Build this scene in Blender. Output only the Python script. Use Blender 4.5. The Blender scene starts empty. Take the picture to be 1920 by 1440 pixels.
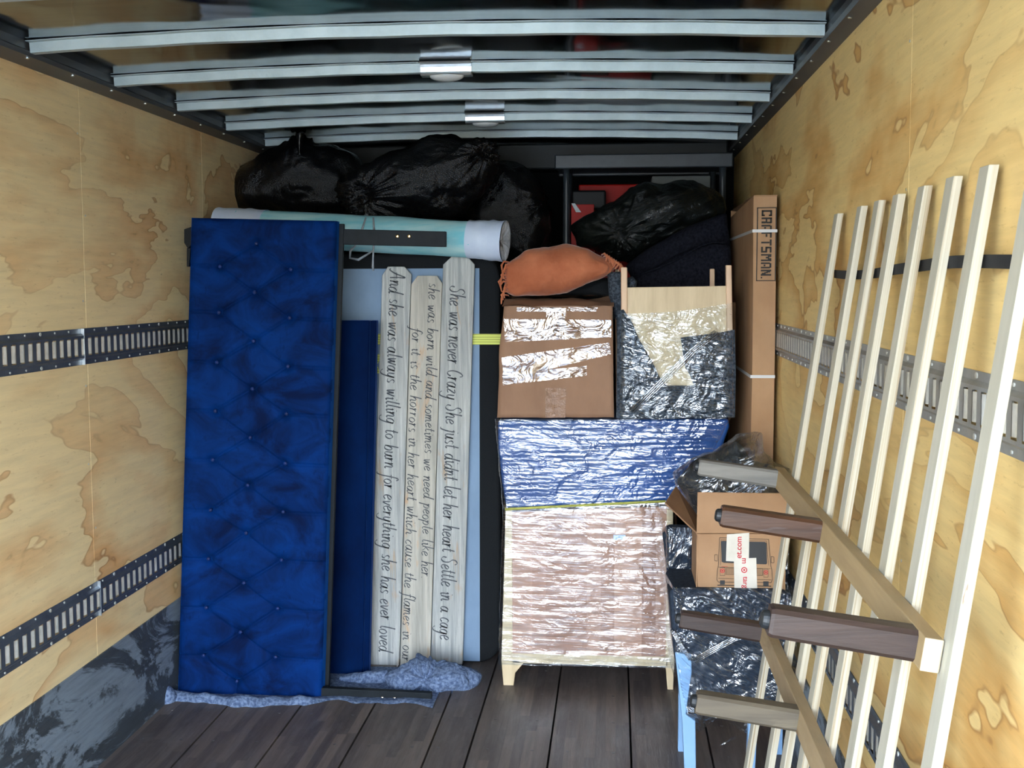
import bpy, bmesh, math, random
from mathutils import Vector, Matrix, noise
random.seed(7)
S = bpy.context.scene
COL = S.collection
V = Vector
# ---------------------------------------------------------------- camera
FPX, YAW, PIT, ROL, CH = 2202.0, .0875, .0838, -.0034, 1.733
F0 = V((-math.sin(YAW), math.cos(YAW), 0)); R0 = V((math.cos(YAW), math.sin(YAW), 0)); Z0 = V((0, 0, 1))
CF = math.cos(PIT) * F0 - math.sin(PIT) * Z0
CU = math.sin(PIT) * F0 + math.cos(PIT) * Z0
CR = math.cos(ROL) * R0 + math.sin(ROL) * CU
CUP = -math.sin(ROL) * R0 + math.cos(ROL) * CU
cd = bpy.data.cameras.new('camera'); cam = bpy.data.objects.new('camera', cd); COL.objects.link(cam)
cd.sensor_width = 36; cd.lens = 36 * FPX / 1920; cd.clip_start = .05
m = Matrix.Identity(4)
for i in range(3):
    m[i][0] = CR[i]; m[i][1] = CUP[i]; m[i][2] = -CF[i]
m[2][3] = CH
cam.matrix_world = m
S.camera = cam
CAM = V((0, 0, CH))
def at(px, py, Y):
    d = CF + CR * ((px - 960) / FPX) + CUP * ((720 - py) / FPX)
    return CAM + d * (Y / d.y)
def onz(px, py, z):
    d = CF + CR * ((px - 960) / FPX) + CUP * ((720 - py) / FPX)
    return CAM + d * ((z - CH) / d.z)
# ---------------------------------------------------------------- world, exposure
S.view_settings.view_transform = 'Standard'; S.view_settings.look = 'None'
S.view_settings.gamma = 1; S.view_settings.use_curve_mapping = False
S.view_settings.exposure = 1.9
SKY = 7.0
w = bpy.data.worlds.new('sky'); S.world = w; w.use_nodes = True
wt = w.node_tree; wt.nodes.clear()
def wn(t, **k):
    n = wt.nodes.new(t)
    for a, b in k.items(): setattr(n, a, b)
    return n
wtc = wn('ShaderNodeTexCoord'); wsep = wn('ShaderNodeSeparateXYZ'); wrp = wn('ShaderNodeValToRGB')
wns = wn('ShaderNodeTexNoise'); wns.inputs['Scale'].default_value = 9; wns.inputs['Detail'].default_value = 4
wad = wn('ShaderNodeMath', operation='MULTIPLY_ADD'); wad.inputs[1].default_value = .16; wm2 = wn('ShaderNodeMath', operation='SUBTRACT'); wm2.inputs[1].default_value = -.42
wt.links.new(wtc.outputs['Generated'], wsep.inputs[0]); wt.links.new(wtc.outputs['Generated'], wns.inputs['Vector'])
wt.links.new(wns.outputs['Fac'], wad.inputs[0]); wt.links.new(wsep.outputs['Z'], wad.inputs[2])
wt.links.new(wad.outputs[0], wm2.inputs[0]); wt.links.new(wm2.outputs[0], wrp.inputs['Fac'])
cr = wrp.color_ramp
cr.elements[0].position = .40; cr.elements[0].color = (.42, .43, .42, 1)
cr.elements[1].position = 1.0; cr.elements[1].color = (.30, .42, .60, 1)
e = cr.elements.new(.485); e.color = (.34, .35, .34, 1)
e = cr.elements.new(.50); e.color = (.20, .23, .24, 1)
e = cr.elements.new(.53); e.color = (.26, .30, .31, 1)
e = cr.elements.new(.55); e.color = (.94, .98, 1.0, 1)
e = cr.elements.new(.72); e.color = (.80, .90, 1.0, 1)
e = cr.elements.new(.85); e.color = (.45, .60, .85, 1)
wbg = wn('ShaderNodeBackground'); wbg.inputs['Strength'].default_value = SKY
wo = wn('ShaderNodeOutputWorld')
wt.links.new(wrp.outputs[0], wbg.inputs['Color']); wt.links.new(wbg.outputs[0], wo.inputs[0])

# ---------------------------------------------------------------- material helpers
def srgb(r, g, b):
    f = lambda c: (c / 255 / 12.92) if c / 255 <= .04045 else ((c / 255 + .055) / 1.055) ** 2.4
    return (f(r), f(g), f(b), 1)
class NT:
    def __init__(s, name):
        s.m = bpy.data.materials.new(name); s.m.use_nodes = True; s.t = s.m.node_tree; s.t.nodes.clear()
        s.out = s.n('ShaderNodeOutputMaterial')
    def n(s, t, **k):
        nd = s.t.nodes.new(t)
        for a, b in k.items(): setattr(nd, a, b)
        return nd
    def l(s, a, b): s.t.links.new(a, b)
    def set(s, inp, v):
        if hasattr(v, 'node'): s.l(v, inp)
        else: inp.default_value = v
    def coord(s, scale=(1, 1, 1), rot=(0, 0, 0), loc=(0, 0, 0)):
        tc = s.n('ShaderNodeTexCoord'); mp = s.n('ShaderNodeMapping')
        mp.inputs['Scale'].default_value = scale; mp.inputs['Location'].default_value = loc
        # rotate first, then stretch
        if any(rot):
            vr = s.n('ShaderNodeVectorRotate', rotation_type='EULER_XYZ'); vr.inputs['Rotation'].default_value = rot
            s.l(tc.outputs['Object'], vr.inputs['Vector']); s.l(vr.outputs[0], mp.inputs['Vector'])
        else: s.l(tc.outputs['Object'], mp.inputs['Vector'])
        return mp.outputs[0]
    def noise(s, vec, scale=5, detail=4, rough=.5, dist=0):
        n = s.n('ShaderNodeTexNoise'); s.l(vec, n.inputs['Vector'])
        n.inputs['Scale'].default_value = scale; n.inputs['Detail'].default_value = detail
        n.inputs['Roughness'].default_value = rough; n.inputs['Distortion'].default_value = dist
        return n.outputs['Fac']
    def ramp(s, fac, *st):
        r = s.n('ShaderNodeValToRGB'); s.l(fac, r.inputs[0]); e = r.color_ramp.elements
        while len(e) < len(st): e.new(.5)
        for i, (p, c) in enumerate(st):
            e[i].position = p; e[i].color = c if hasattr(c, '__len__') else (c, c, c, 1)
        return r.outputs[0]
    def mth(s, op, a, b=0, c=0):
        n = s.n('ShaderNodeMath', operation=op); s.set(n.inputs[0], a); s.set(n.inputs[1], b); s.set(n.inputs[2], c)
        return n.outputs[0]
    def mix(s, f, a, b, mode='MIX'):
        n = s.n('ShaderNodeMix', data_type='RGBA', blend_type=mode)
        s.set(n.inputs[0], f); s.set(n.inputs[6], a); s.set(n.inputs[7], b)
        return n.outputs[2]
    def bump(s, h, dist=.01, strength=1, prev=None):
        n = s.n('ShaderNodeBump'); n.inputs['Distance'].default_value = dist; n.inputs['Strength'].default_value = strength
        s.l(h, n.inputs['Height'])
        if prev is not None: s.l(prev, n.inputs['Normal'])
        return n.outputs[0]
    def bsdf(s, col, rough=.5, metal=0, normal=None, spec=.5, coat=0, sheen=0, sheen_tint=None, alpha=None, coat_rough=.1):
        b = s.n('ShaderNodeBsdfPrincipled')
        s.set(b.inputs['Base Color'], col); s.set(b.inputs['Roughness'], rough); s.set(b.inputs['Metallic'], metal)
        b.inputs['Specular IOR Level'].default_value = spec; b.inputs['Coat Weight'].default_value = coat
        b.inputs['Coat Roughness'].default_value = coat_rough
        b.inputs['Sheen Weight'].default_value = sheen
        if sheen: b.inputs['Sheen Roughness'].default_value = .35
        if sheen_tint: b.inputs['Sheen Tint'].default_value = sheen_tint
        if normal is not None: s.l(normal, b.inputs['Normal'])
        if alpha is not None: s.set(b.inputs['Alpha'], alpha)
        s.l(b.outputs[0], s.out.inputs[0])
        return b
def mat(name, c1, c2=None, stretch=(1, 1, 1), ns=8, rough=.5, metal=0, bump=0, bs=40, bstretch=None, spec=.5, coat=0, sheen=0, tint=None, lo=.35, hi=.65, detail=5, coat_rough=.1):
    t = NT(name)
    v = t.coord(stretch)
    col = c1
    if c2 is not None: col = t.ramp(t.noise(v, ns, detail, .6), (lo, c1), (hi, c2))
    nm = None
    if bump:
        nm = t.bump(t.noise(t.coord(bstretch or stretch), bs, 5, .6), bump)
    t.bsdf(col, rough, metal, nm, spec, coat, sheen, tint, coat_rough=coat_rough)
    return t.m

def plywood(name, tone, warm, dark, seed):
    t = NT(name)
    v = t.coord((1, .40, 1.0), loc=(seed, seed * 2.3, seed))
    a = t.noise(v, 1.25, 5, .55, .35)
    saw = t.mth('FRACT', t.mth('MULTIPLY', a, 9.0))
    base = t.ramp(saw, (0, dark), (.035, warm), (.35, tuple(x * .45 + y * .55 for x, y in zip(warm, tone))), (.62, tone), (.97, tone), (1, dark))
    big = t.noise(t.coord((1, .7, .8), loc=(seed * 2, 0, 3)), 1.1, 3, .5, .6)
    base = t.mix(t.ramp(big, (.38, .35), (.62, 1.0)), tone, base)
    fine = t.noise(t.coord((1, 1.2, 16), loc=(seed, 0, 0)), 3.0, 6, .65, .3)
    c = t.mix(.45, base, t.ramp(fine, (.32, .74), (.62, 1.0)), 'MULTIPLY')
    sp = t.noise(t.coord((1, 5, 26), loc=(seed, 2, 0)), 4, 4, .7, .2)
    c = t.mix(t.ramp(sp, (.60, 0.0), (.70, .30)), c, tuple(x * .55 for x in warm[:3]) + (1,))
    sm = t.noise(t.coord((1, 3, 8), loc=(0, seed, 0)), 4, 5, .75, .4)
    c = t.mix(t.ramp(sm, (.705, 0.0), (.74, .7)), c, (.09, .08, .07, 1))
    t.bsdf(c, .6, 0, t.bump(fine, .001), .35)
    return t.m
def timber(name, c1, c2, axis='z', ns=3.0, rough=.6, stain=None, k=14, bump=.0015, rot=(0, 0, 0)):
    t = NT(name)
    st = {'z': (k, k, 1), 'y': (k, 1, k), 'x': (1, k, k)}[axis]
    a = t.noise(t.coord(st, rot=rot), ns, 6, .65, .4)
    c = t.ramp(a, (.3, c1), (.68, c2))
    if stain:
        b = t.noise(t.coord(tuple(x ** .5 for x in st), loc=(4, 1, 2)), ns * 1.4, 4, .6, .6)
        c = t.mix(t.ramp(b, (.60, 0.0), (.70, .75)), c, stain)
    t.bsdf(c, rough, 0, t.bump(a, bump), .4)
    return t.m
def film(name, ang, stretch=(1.2, 1, 42), amt=.5, tintc=(.93, .97, 1, 1), ns=3.2, crumple=.4, rough=.09, base=.05, lo=.40, hi=.72, bd=.02):
    """clear stretch film: transparent sheet with glossy, wrinkled layers"""
    t = NT(name)
    a = t.noise(t.coord(stretch, rot=(0, ang, 0)), ns, 5, .62, .35)
    a2 = t.noise(t.coord(stretch, rot=(0, ang, 0)), ns, 2, .5, .5)
    b = t.noise(t.coord((1, 1, 1.6), rot=(0, ang, 0)), 7, 3, .55, 1.6)
    c2 = t.noise(t.coord((1, 1, 1), loc=(3, 1, 7)), 2.6, 3, .5, .5)
    nm = t.bump(a2, bd, 1.0)
    nm = t.bump(b, .030 * crumple, 1.0, nm)
    lw = t.n('ShaderNodeFresnel'); lw.inputs['IOR'].default_value = 1.5; t.l(nm, lw.inputs['Normal'])
    dens = t.mth('MULTIPLY', t.ramp(a, (lo, .12), (hi, 1.0)), t.ramp(c2, (.34, .35), (.62, 1.0)))
    f = t.mth('ADD', t.mth('MULTIPLY', dens, amt), base)
    f = t.mth('ADD', f, t.mth('MULTIPLY', lw.outputs[0], .35))
    f = t.mth('MINIMUM', f, .95)
    tr = t.n('ShaderNodeBsdfTransparent'); tr.inputs[0].default_value = tintc
    gl = t.n('ShaderNodeBsdfGlossy'); gl.inputs['Roughness'].default_value = rough; t.l(nm, gl.inputs['Normal'])
    gl.inputs[0].default_value = (.95, .97, 1, 1)
    mx = t.n('ShaderNodeMixShader'); t.l(f, mx.inputs[0]); t.l(tr.outputs[0], mx.inputs[1]); t.l(gl.outputs[0], mx.inputs[2])
    t.l(mx.outputs[0], t.out.inputs[0])
    return t.m

PLYL = plywood('plywood_left', srgb(246, 222, 172), srgb(226, 178, 122), srgb(190, 140, 90), 3.1)
PLYR = plywood('plywood_right', srgb(240, 210, 144), srgb(216, 166, 94), srgb(178, 126, 66), 11.7)
DARK = mat('shadow_gap', (.006, .006, .007, 1), rough=.9)
ALU = NT('polished_aluminium')
_v = ALU.coord((.6, .5, 1)); _a = ALU.noise(_v, 1.5, 3, .5, .4); _b = ALU.noise(ALU.coord((1, 9, 1)), 3, 4, .6)
ALU.bsdf(ALU.ramp(_b, (.3, (.17, .19, .205, 1)), (.7, (.24, .265, .28, 1))), .09, 1, ALU.bump(_a, .035, .6))
ALU = ALU.m
GALV = mat('galvanised_steel', (.38, .45, .46, 1), (.47, .55, .56, 1), ns=9, rough=.5, metal=.35, spec=.3, bump=.001, bs=60)
GALVB = mat('bright_galvanised_steel', (.62, .66, .66, 1), (.75, .79, .78, 1), (1, 1, 1), 20, rough=.28, metal=.9, bump=.001, bs=60)
RAILM = mat('grey_rail_paint', (.055, .060, .068, 1), (.085, .09, .10, 1), (1, .3, 1), 6, rough=.38, metal=.35)
TRACKL = mat('dull_blue_steel', (.085, .105, .14, 1), (.13, .155, .19, 1), (1, 1, 1), 8, rough=.42, metal=.55, bump=.001)
TRACKR = mat('worn_grey_steel', (.28, .29, .29, 1), (.40, .41, .41, 1), (1, 1, 1), 9, rough=.42, metal=.6, bump=.001)
TAB = mat('zinc_slot_lip', (.55, .56, .53, 1), (.72, .72, .68, 1), ns=30, rough=.4, metal=.35)
def scuffed():
    t = NT('scuffed_grey_kick_plate')
    a = t.noise(t.coord((1, .55, 1.2)), 3.0, 7, .72, .9)
    b = t.noise(t.coord((1, .6, 7)), 7, 5, .7)
    c = t.mix(t.ramp(a, (.49, 0.0), (.54, .75)), srgb(70, 78, 86), srgb(150, 166, 182))
    c = t.mix(.5, c, t.ramp(b, (.35, .5), (.6, 1.0)), 'MULTIPLY')
    t.bsdf(c, .55, .1, t.bump(a, .002), .4)
    return t.m
KICK = scuffed()
def floor_mat():
    t = NT('worn_hardwood_planks')
    tc = t.n('ShaderNodeTexCoord'); sp = t.n('ShaderNodeSeparateXYZ'); t.l(tc.outputs['Object'], sp.inputs[0])
    strip = t.mth('FLOOR', t.mth('MULTIPLY', sp.outputs['X'], 26.0))
    joint = t.mth('FLOOR', t.mth('ADD', t.mth('MULTIPLY', sp.outputs['Y'], 1.6), t.mth('MULTIPLY', t.mth('SINE', t.mth('MULTIPLY', strip, 12.9)), 4)))
    cb = t.n('ShaderNodeCombineXYZ'); t.l(strip, cb.inputs[0]); t.l(joint, cb.inputs[1])
    wn_ = t.n('ShaderNodeTexWhiteNoise', noise_dimensions='3D'); t.l(cb.outputs[0], wn_.inputs['Vector'])
    c = t.ramp(wn_.outputs['Value'], (0, srgb(92, 84, 82)), (.5, srgb(106, 96, 91)), (1, srgb(124, 112, 104)))
    a = t.noise(t.coord((16, 1, 1)), 3, 6, .7, .3)
    c = t.mix(.8, c, t.ramp(a, (.3, .5), (.7, 1.05)), 'MULTIPLY')
    b = t.noise(t.coord((3, .8, 1)), 5, 5, .7, .5)
    c = t.mix(t.ramp(b, (.50, 0.0), (.75, .4)), c, srgb(120, 116, 112))
    t.bsdf(c, t.ramp(b, (.3, .55), (.7, .42)), 0, t.bump(a, .002), .35)
    return t.m
FLOOR = floor_mat()
def velvet():
    t = NT('blue_crushed_velvet')
    a = t.noise(t.coord((1, 1, 1.3)), 4.5, 5, .6, 1.0)
    b = t.noise(t.coord((2.5, 1, 1)), 13, 4, .6, 1.6)
    c = t.ramp(a, (.34, srgb(0, 18, 56)), (.66, srgb(0, 44, 108)))
    c = t.mix(t.ramp(b, (.60, 0.0), (.70, .35)), c, srgb(0, 12, 44))
    bs = t.bsdf(c, .75, 0, t.bump(b, .0008), .08, sheen=.5, sheen_tint=srgb(30, 120, 225))
    return t.m
VEL = velvet()
VELB = mat('blue_velvet_button', srgb(0, 24, 74), srgb(0, 40, 104), ns=30, rough=.6, sheen=.6, tint=srgb(60, 130, 225))
VELP = mat('blue_velvet_plain', srgb(0, 16, 50), srgb(0, 28, 72), (1, 1, .6), 5, rough=.75, spec=.05, sheen=.35, tint=srgb(70, 120, 220))
BLKSTEEL = mat('black_painted_steel', (.008, .011, .014, 1), (.012, .016, .020, 1), ns=20, rough=.55, spec=.15)
BRASS = mat('brass_bolt', (.82, .58, .28, 1), rough=.25, metal=1)
CHROME = mat('steel_bolt', (.8, .78, .76, 1), rough=.22, metal=1)
BLKCLOTH = mat('black_woven_fabric', (.007, .008, .010, 1), (.012, .014, .016, 1), ns=300, rough=.9, spec=.2, bump=.0006, bs=500)
DUST = mat('pale_blue_dust_cover', srgb(112, 136, 162), srgb(130, 154, 180), (1, 1, .5), 4, rough=.7, spec=.3, bump=.004, bs=5)
STRAPY = NT('yellow_striped_webbing')
_tc = STRAPY.n('ShaderNodeTexCoord'); _sp = STRAPY.n('ShaderNodeSeparateXYZ'); STRAPY.l(_tc.outputs['Object'], _sp.inputs[0])
_w = STRAPY.mth('FRACT', STRAPY.mth('MULTIPLY', _sp.outputs['Z'], 90.0))
STRAPY.bsdf(STRAPY.ramp(_w, (.0, srgb(140, 150, 60)), (.25, srgb(214, 222, 110)), (.8, srgb(220, 228, 120)), (1, srgb(140, 150, 60))), .7); STRAPY = STRAPY.m
BARN = timber('weathered_grey_board', srgb(140, 144, 144), srgb(196, 198, 194), 'z', 3.0, .75, srgb(176, 148, 116), k=26, bump=.006)
BARNC = timber('weathered_cream_board', srgb(146, 144, 136), srgb(198, 194, 182), 'z', 2.4, .75, srgb(196, 150, 100), k=18, bump=.004)
INK = mat('grey_blue_paint_lettering', srgb(56, 62, 70), srgb(94, 98, 102), ns=60, rough=.8)
LAV = mat('pale_lavender_foam_cover', srgb(190, 205, 232), srgb(206, 220, 240), ns=5, rough=.55, bump=.003, bs=9)
AQUA = mat('aqua_streaked_foam', srgb(120, 204, 220), srgb(186, 226, 230), (1.0, 6, 6), 3.2, rough=.6, bump=.002, bs=8)
WHITEP = mat('crinkled_white_plastic', srgb(190, 195, 202), srgb(225, 230, 236), ns=9, rough=.25, bump=.02, bs=22)
def blackbag(name, grid=True, amp=.010, gs=170):
    t = NT(name)
    a = t.noise(t.coord((1, 1, 1)), 7, 5, .6, .8)
    nm = t.bump(a, .02, .8)
    if grid:
        tc = t.n('ShaderNodeTexCoord'); sp = t.n('ShaderNodeSeparateXYZ'); t.l(tc.outputs['Object'], sp.inputs[0])
        g1 = t.mth('SINE', t.mth('MULTIPLY', t.mth('ADD', sp.outputs['X'], t.mth('MULTIPLY', sp.outputs['Z'], .5)), gs * 4))
        g2 = t.mth('SINE', t.mth('MULTIPLY', t.mth('SUBTRACT', sp.outputs['Z'], t.mth('MULTIPLY', sp.outputs['X'], .5)), gs * 4))
        nm = t.bump(t.mth('MULTIPLY', g1, g2), .0012, .6, nm)
    b = t.bsdf((.004, .0045, .0055, 1), .27, 0, nm, .42)
    return t.m
BAG = blackbag('black_quilted_refuse_plastic')
BAGG = blackbag('black_glossy_refuse_plastic', False)
BAGW = NT('black_film_wrapped_cloth')
_a = BAGW.noise(BAGW.coord((1, 1, 3), rot=(0, .5, 0)), 6, 6, .65, 1.2)
BAGW.bsdf(BAGW.ramp(_a, (.35, (.003, .004, .004, 1)), (.7, (.010, .014, .013, 1))), .25, 0, BAGW.bump(_a, .03, .9), .4); BAGW = BAGW.m
TIE = mat('grey_plastic_drawstring', srgb(100, 108, 116), srgb(140, 148, 156), ns=30, rough=.3)
PLAST = mat('dark_grey_moulded_plastic', (.022, .028, .034, 1), (.032, .04, .048, 1), ns=12, rough=.36, spec=.4)
BLKP = mat('black_plastic', (.005, .006, .007, 1), rough=.5, spec=.2)
RED = mat('red_plastic', srgb(150, 14, 8), srgb(168, 22, 14), ns=4, rough=.45, spec=.15)
GREYW = mat('grey_white_panel', srgb(104, 110, 112), srgb(120, 126, 128), ns=4, rough=.6, spec=.2)
ORANGE = mat('rust_orange_washed_cotton', srgb(164, 92, 62), srgb(196, 122, 88), ns=4, rough=.9, spec=.15, bump=.006, bs=12, sheen=.4)
NAVY = mat('near_black_woven_upholstery', (.005, .0055, .009, 1), (.015, .016, .024, 1), ns=90, rough=.95, spec=.08, bump=.003, bs=60)
CARD = mat('brown_cardboard', srgb(138, 106, 84), srgb(154, 120, 96), (1, 1, .6), 5, rough=.75, bump=.002, bs=7, spec=.3)
CARDS = mat('tan_cardboard', srgb(160, 124, 92), srgb(176, 140, 106), (1, 1, .8), 4, rough=.75, spec=.3)
CARDD = mat('raw_dark_cardboard', srgb(116, 84, 58), srgb(140, 104, 74), ns=5, rough=.8)
PRINTK = mat('black_print', (.02, .018, .016, 1), rough=.7)
PRINTG = mat('dark_grey_print', (.035, .037, .04, 1), rough=.7)
PRINTR = mat('red_print', srgb(196, 40, 52), rough=.7)
BANDW = mat('white_plastic_band', srgb(205, 205, 205), rough=.4)
TAPEB = mat('brown_packing_tape', srgb(138, 104, 80), srgb(150, 116, 92), ns=6, rough=.28, bump=.01, bs=30)
TAPEC = mat('cream_paper_tape', srgb(206, 200, 186), srgb(222, 216, 204), ns=8, rough=.45)
CLEART = film('clear_packing_tape', .05, (2, 1, 9), amt=.55, ns=3, crumple=.3, rough=.10, base=.12, lo=.38, hi=.6, bd=.003)
WOODP = timber('pale_maple_veneer', srgb(198, 176, 140), srgb(218, 198, 162), 'z', 3, .5, k=10)
WOODE = timber('pinkish_birch_post', srgb(206, 172, 140), srgb(226, 194, 162), 'z', 3, .5, k=14)
FELT = mat('slate_blue_recycled_felt', srgb(44, 50, 58), srgb(76, 84, 94), ns=110, rough=.95, spec=.1, bump=.004, bs=60, lo=.42, hi=.6)
FELTL = mat('light_blue_grey_recycled_felt', srgb(78, 94, 124), srgb(124, 142, 172), ns=75, rough=.95, spec=.1, bump=.004, bs=50, lo=.40, hi=.62)
BLUEB = mat('royal_blue_quilt', srgb(0, 58, 118), srgb(2, 72, 142), ns=3, rough=.6, bump=.006, bs=8)
def cabinet_wood():
    t = NT('pinkish_edge_glued_wood')
    tc = t.n('ShaderNodeTexCoord'); sp = t.n('ShaderNodeSeparateXYZ'); t.l(tc.outputs['Object'], sp.inputs[0])
    k = t.mth('FLOOR', t.mth('MULTIPLY', sp.outputs['X'], 17.0))
    wn_ = t.n('ShaderNodeTexWhiteNoise', noise_dimensions='1D'); t.l(k, wn_.inputs['W'])
    c = t.ramp(wn_.outputs['Value'], (0, srgb(168, 122, 98)), (1, srgb(202, 158, 132)))
    a = t.noise(t.coord((12, 12, 1)), 3, 5, .6, .3)
    c = t.mix(.4, c, t.ramp(a, (.3, .7), (.7, 1.0)), 'MULTIPLY')
    t.bsdf(c, .5); return t.m
CABW = cabinet_wood()
PIPING = mat('olive_yellow_binding', srgb(150, 152, 70), srgb(186, 186, 96), ns=20, rough=.8)
UPH = mat('slate_blue_upholstery', srgb(30, 38, 50), srgb(48, 57, 70), ns=70, rough=.9, spec=.2, bump=.002, bs=90)
WLEG = mat('white_painted_leg', srgb(128, 166, 206), srgb(140, 178, 216), ns=3, rough=.4)
POPLAR = timber('pale_poplar_face', srgb(176, 172, 156), srgb(192, 188, 172), 'z', 2.2, .6, k=8, rot=(0, -.142, 0))
PLYE = NT('layered_ply_edge')
_n = PLYE.noise(PLYE.coord((95, 30, .5), rot=(0, -.142, 0)), 1.6, 3, .6, .1); _n2 = PLYE.noise(PLYE.coord((30, 30, 4), rot=(0, -.142, 0)), 2.2, 4, .6)
_c = PLYE.ramp(_n, (.33, srgb(150, 132, 104)), (.45, srgb(176, 166, 144)), (.62, srgb(190, 184, 166)))
_c = PLYE.mix(PLYE.ramp(_n2, (.72, 0.0), (.76, .7)), _c, srgb(112, 84, 62)); PLYE.bsdf(_c, .65); PLYE = PLYE.m
BEAMW = timber('plain_plywood_beam', srgb(160, 136, 98), srgb(178, 154, 114), 'y', 2.4, .6, k=10)
BEAMK = timber('knotty_plywood_beam', srgb(152, 130, 98), srgb(176, 154, 120), 'y', 2.0, .6, srgb(118, 90, 66), k=7)
WALN = timber('dark_walnut', srgb(44, 33, 29), srgb(66, 51, 45), 'x', 3, .5, k=12)
WALR = timber('red_brown_walnut', srgb(54, 33, 20), srgb(82, 54, 36), 'x', 3, .45, srgb(104, 96, 96), k=12)
GREYO = timber('grey_washed_oak', srgb(98, 96, 92), srgb(126, 122, 114), 'x', 3, .6, srgb(104, 100, 100), k=10)
OLDO = timber('mottled_grey_brown_oak', srgb(74, 66, 56), srgb(102, 92, 76), 'x', 3, .6, srgb(130, 118, 94), k=8)
RUBBER = mat('black_rubber_foot', (.012, .014, .016, 1), rough=.5)
WEB = mat('black_webbing', (.012, .013, .015, 1), rough=.85)
CONC = mat('outdoor_concrete', (.30, .30, .29, 1), (.38, .38, .36, 1), ns=2, rough=.9)
LENS = mat('clouded_lamp_lens', (.55, .58, .58, 1), rough=.2, coat=.5)

# ---------------------------------------------------------------- geometry helpers
class G:
    def __init__(s): s.b = bmesh.new(); s.mi = 0
    def f(s, vs):
        try:
            fc = s.b.faces.new(vs); fc.material_index = s.mi; return fc
        except ValueError: return None
    def hexa(s, p):   # 8 points: bottom 4 ccw, top 4 ccw
        v = [s.b.verts.new(q) for q in p]
        for q in ((3, 2, 1, 0), (4, 5, 6, 7), (0, 1, 5, 4), (1, 2, 6, 5), (2, 3, 7, 6), (3, 0, 4, 7)): s.f([v[i] for i in q])
        return s
    def box(s, x0, x1, y0, y1, z0, z1):
        return s.hexa([(x0, y0, z0), (x1, y0, z0), (x1, y1, z0), (x0, y1, z0), (x0, y0, z1), (x1, y0, z1), (x1, y1, z1), (x0, y1, z1)])
    def beam(s, a, b, wd, ht, up=(0, 0, 1), r=1):
        a, b = V(a), V(b); d = (b - a).normalized(); sd = d.cross(V(up)).normalized(); u = sd.cross(d).normalized()
        P = []
        for c, k in ((a, 1), (b, r)):
            for i, j in ((-1, -1), (1, -1), (1, 1), (-1, 1)): P.append(c + sd * (wd / 2 * i * k) + u * (ht / 2 * j * k))
        return s.hexa(P)
    def prism(s, pts, y0, y1):
        """pts: (x, z) outline, extruded from y0 (front) to y1"""
        fr = [s.b.verts.new((x, y0, z)) for x, z in pts]; bk = [s.b.verts.new((x, y1, z)) for x, z in pts]
        n = len(pts); s.f(fr[::-1]); s.f(bk)
        for i in range(n): s.f([fr[i], fr[(i + 1) % n], bk[(i + 1) % n], bk[i]])
        return s
    def pp(s, pxs, Y, y1):
        """prism whose front outline is measured at distance Y"""
        return s.prism([(p.x, p.z) for p in (at(a, b, Y) for a, b in pxs)], Y, y1)
    def tube(s, path, r, n=8, cap=True):
        path = [V(p) for p in path]; rs = r if hasattr(r, '__len__') else [r] * len(path); rings = []
        for i, p in enumerate(path):
            d = (path[min(i + 1, len(path) - 1)] - path[max(i - 1, 0)]).normalized()
            u = d.orthogonal().normalized() if i == 0 else (pu - d * pu.dot(d)).normalized()
            pu = u; w_ = d.cross(u)
            rings.append([s.b.verts.new(p + (u * math.cos(a) + w_ * math.sin(a)) * rs[i]) for a in [2 * math.pi * k / n for k in range(n)]])
        for a, b in zip(rings, rings[1:]):
            for k in range(n): s.f([a[k], a[(k + 1) % n], b[(k + 1) % n], b[k]])
        if cap: s.f(rings[0][::-1]); s.f(rings[-1])
        return s
    def grid(s, fn, nu, nv, cu=False):
        vs = [[s.b.verts.new(fn(i / nu, j / nv)) for j in range(nv + 1)] for i in range(nu if cu else nu + 1)]
        for i in range(nu):
            for j in range(nv):
                a, b = vs[i], vs[(i + 1) % len(vs)]
                s.f([a[j], b[j], b[j + 1], a[j + 1]])
        return s
    def cyl(s, a, b, r, n=20): return s.tube([a, b], r, n)
WL = {}
def root(name, label, cat, loc, group=None):
    o = bpy.data.objects.new(name, None); COL.objects.link(o); o.location = loc; o.empty_display_size = .1
    WL[o] = V(loc); meta(o, label, cat, group); return o
def meta(o, label=None, cat=None, group=None, kind=None):
    if label: o['label'] = label
    if cat: o['category'] = cat
    if group: o['group'] = group
    if kind: o['kind'] = kind
    return o
def fin(name, g, mats, parent=None, smooth=False, bevel=0, seg=2, label=None):
    b = g.b
    bmesh.ops.recalc_face_normals(b, faces=b.faces)
    if parent is not None: org = WL[parent]
    else:
        xs = [v.co for v in b.verts]; mn = [min(c[i] for c in xs) for i in range(3)]; mx = [max(c[i] for c in xs) for i in range(3)]
        org = V(((mn[0] + mx[0]) / 2, (mn[1] + mx[1]) / 2, mn[2]))
    for v in b.verts: v.co -= org
    me = bpy.data.meshes.new(name); b.to_mesh(me); b.free()
    for mm in (mats if isinstance(mats, (list, tuple)) else [mats]): me.materials.append(mm)
    if smooth:
        for p in me.polygons: p.use_smooth = True
    o = bpy.data.objects.new(name, me); COL.objects.link(o)
    if parent is not None: o.parent = parent
    else: o.location = org
    if parent is not None and parent.type == 'MESH' or parent is not None: WL[o] = org
    else: WL[o] = org
    if bevel:
        md = o.modifiers.new('bevel', 'BEVEL'); md.width = bevel; md.segments = seg; md.limit_method = 'ANGLE'; md.angle_limit = math.radians(35)
        if not smooth: 
            for p in me.polygons: p.use_smooth = False
    if label: o['label'] = label
    return o
def fz(p, s=1.0, seed=0): return noise.noise(V((p[0] * s + seed, p[1] * s + seed * 1.7, p[2] * s - seed)))
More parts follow.
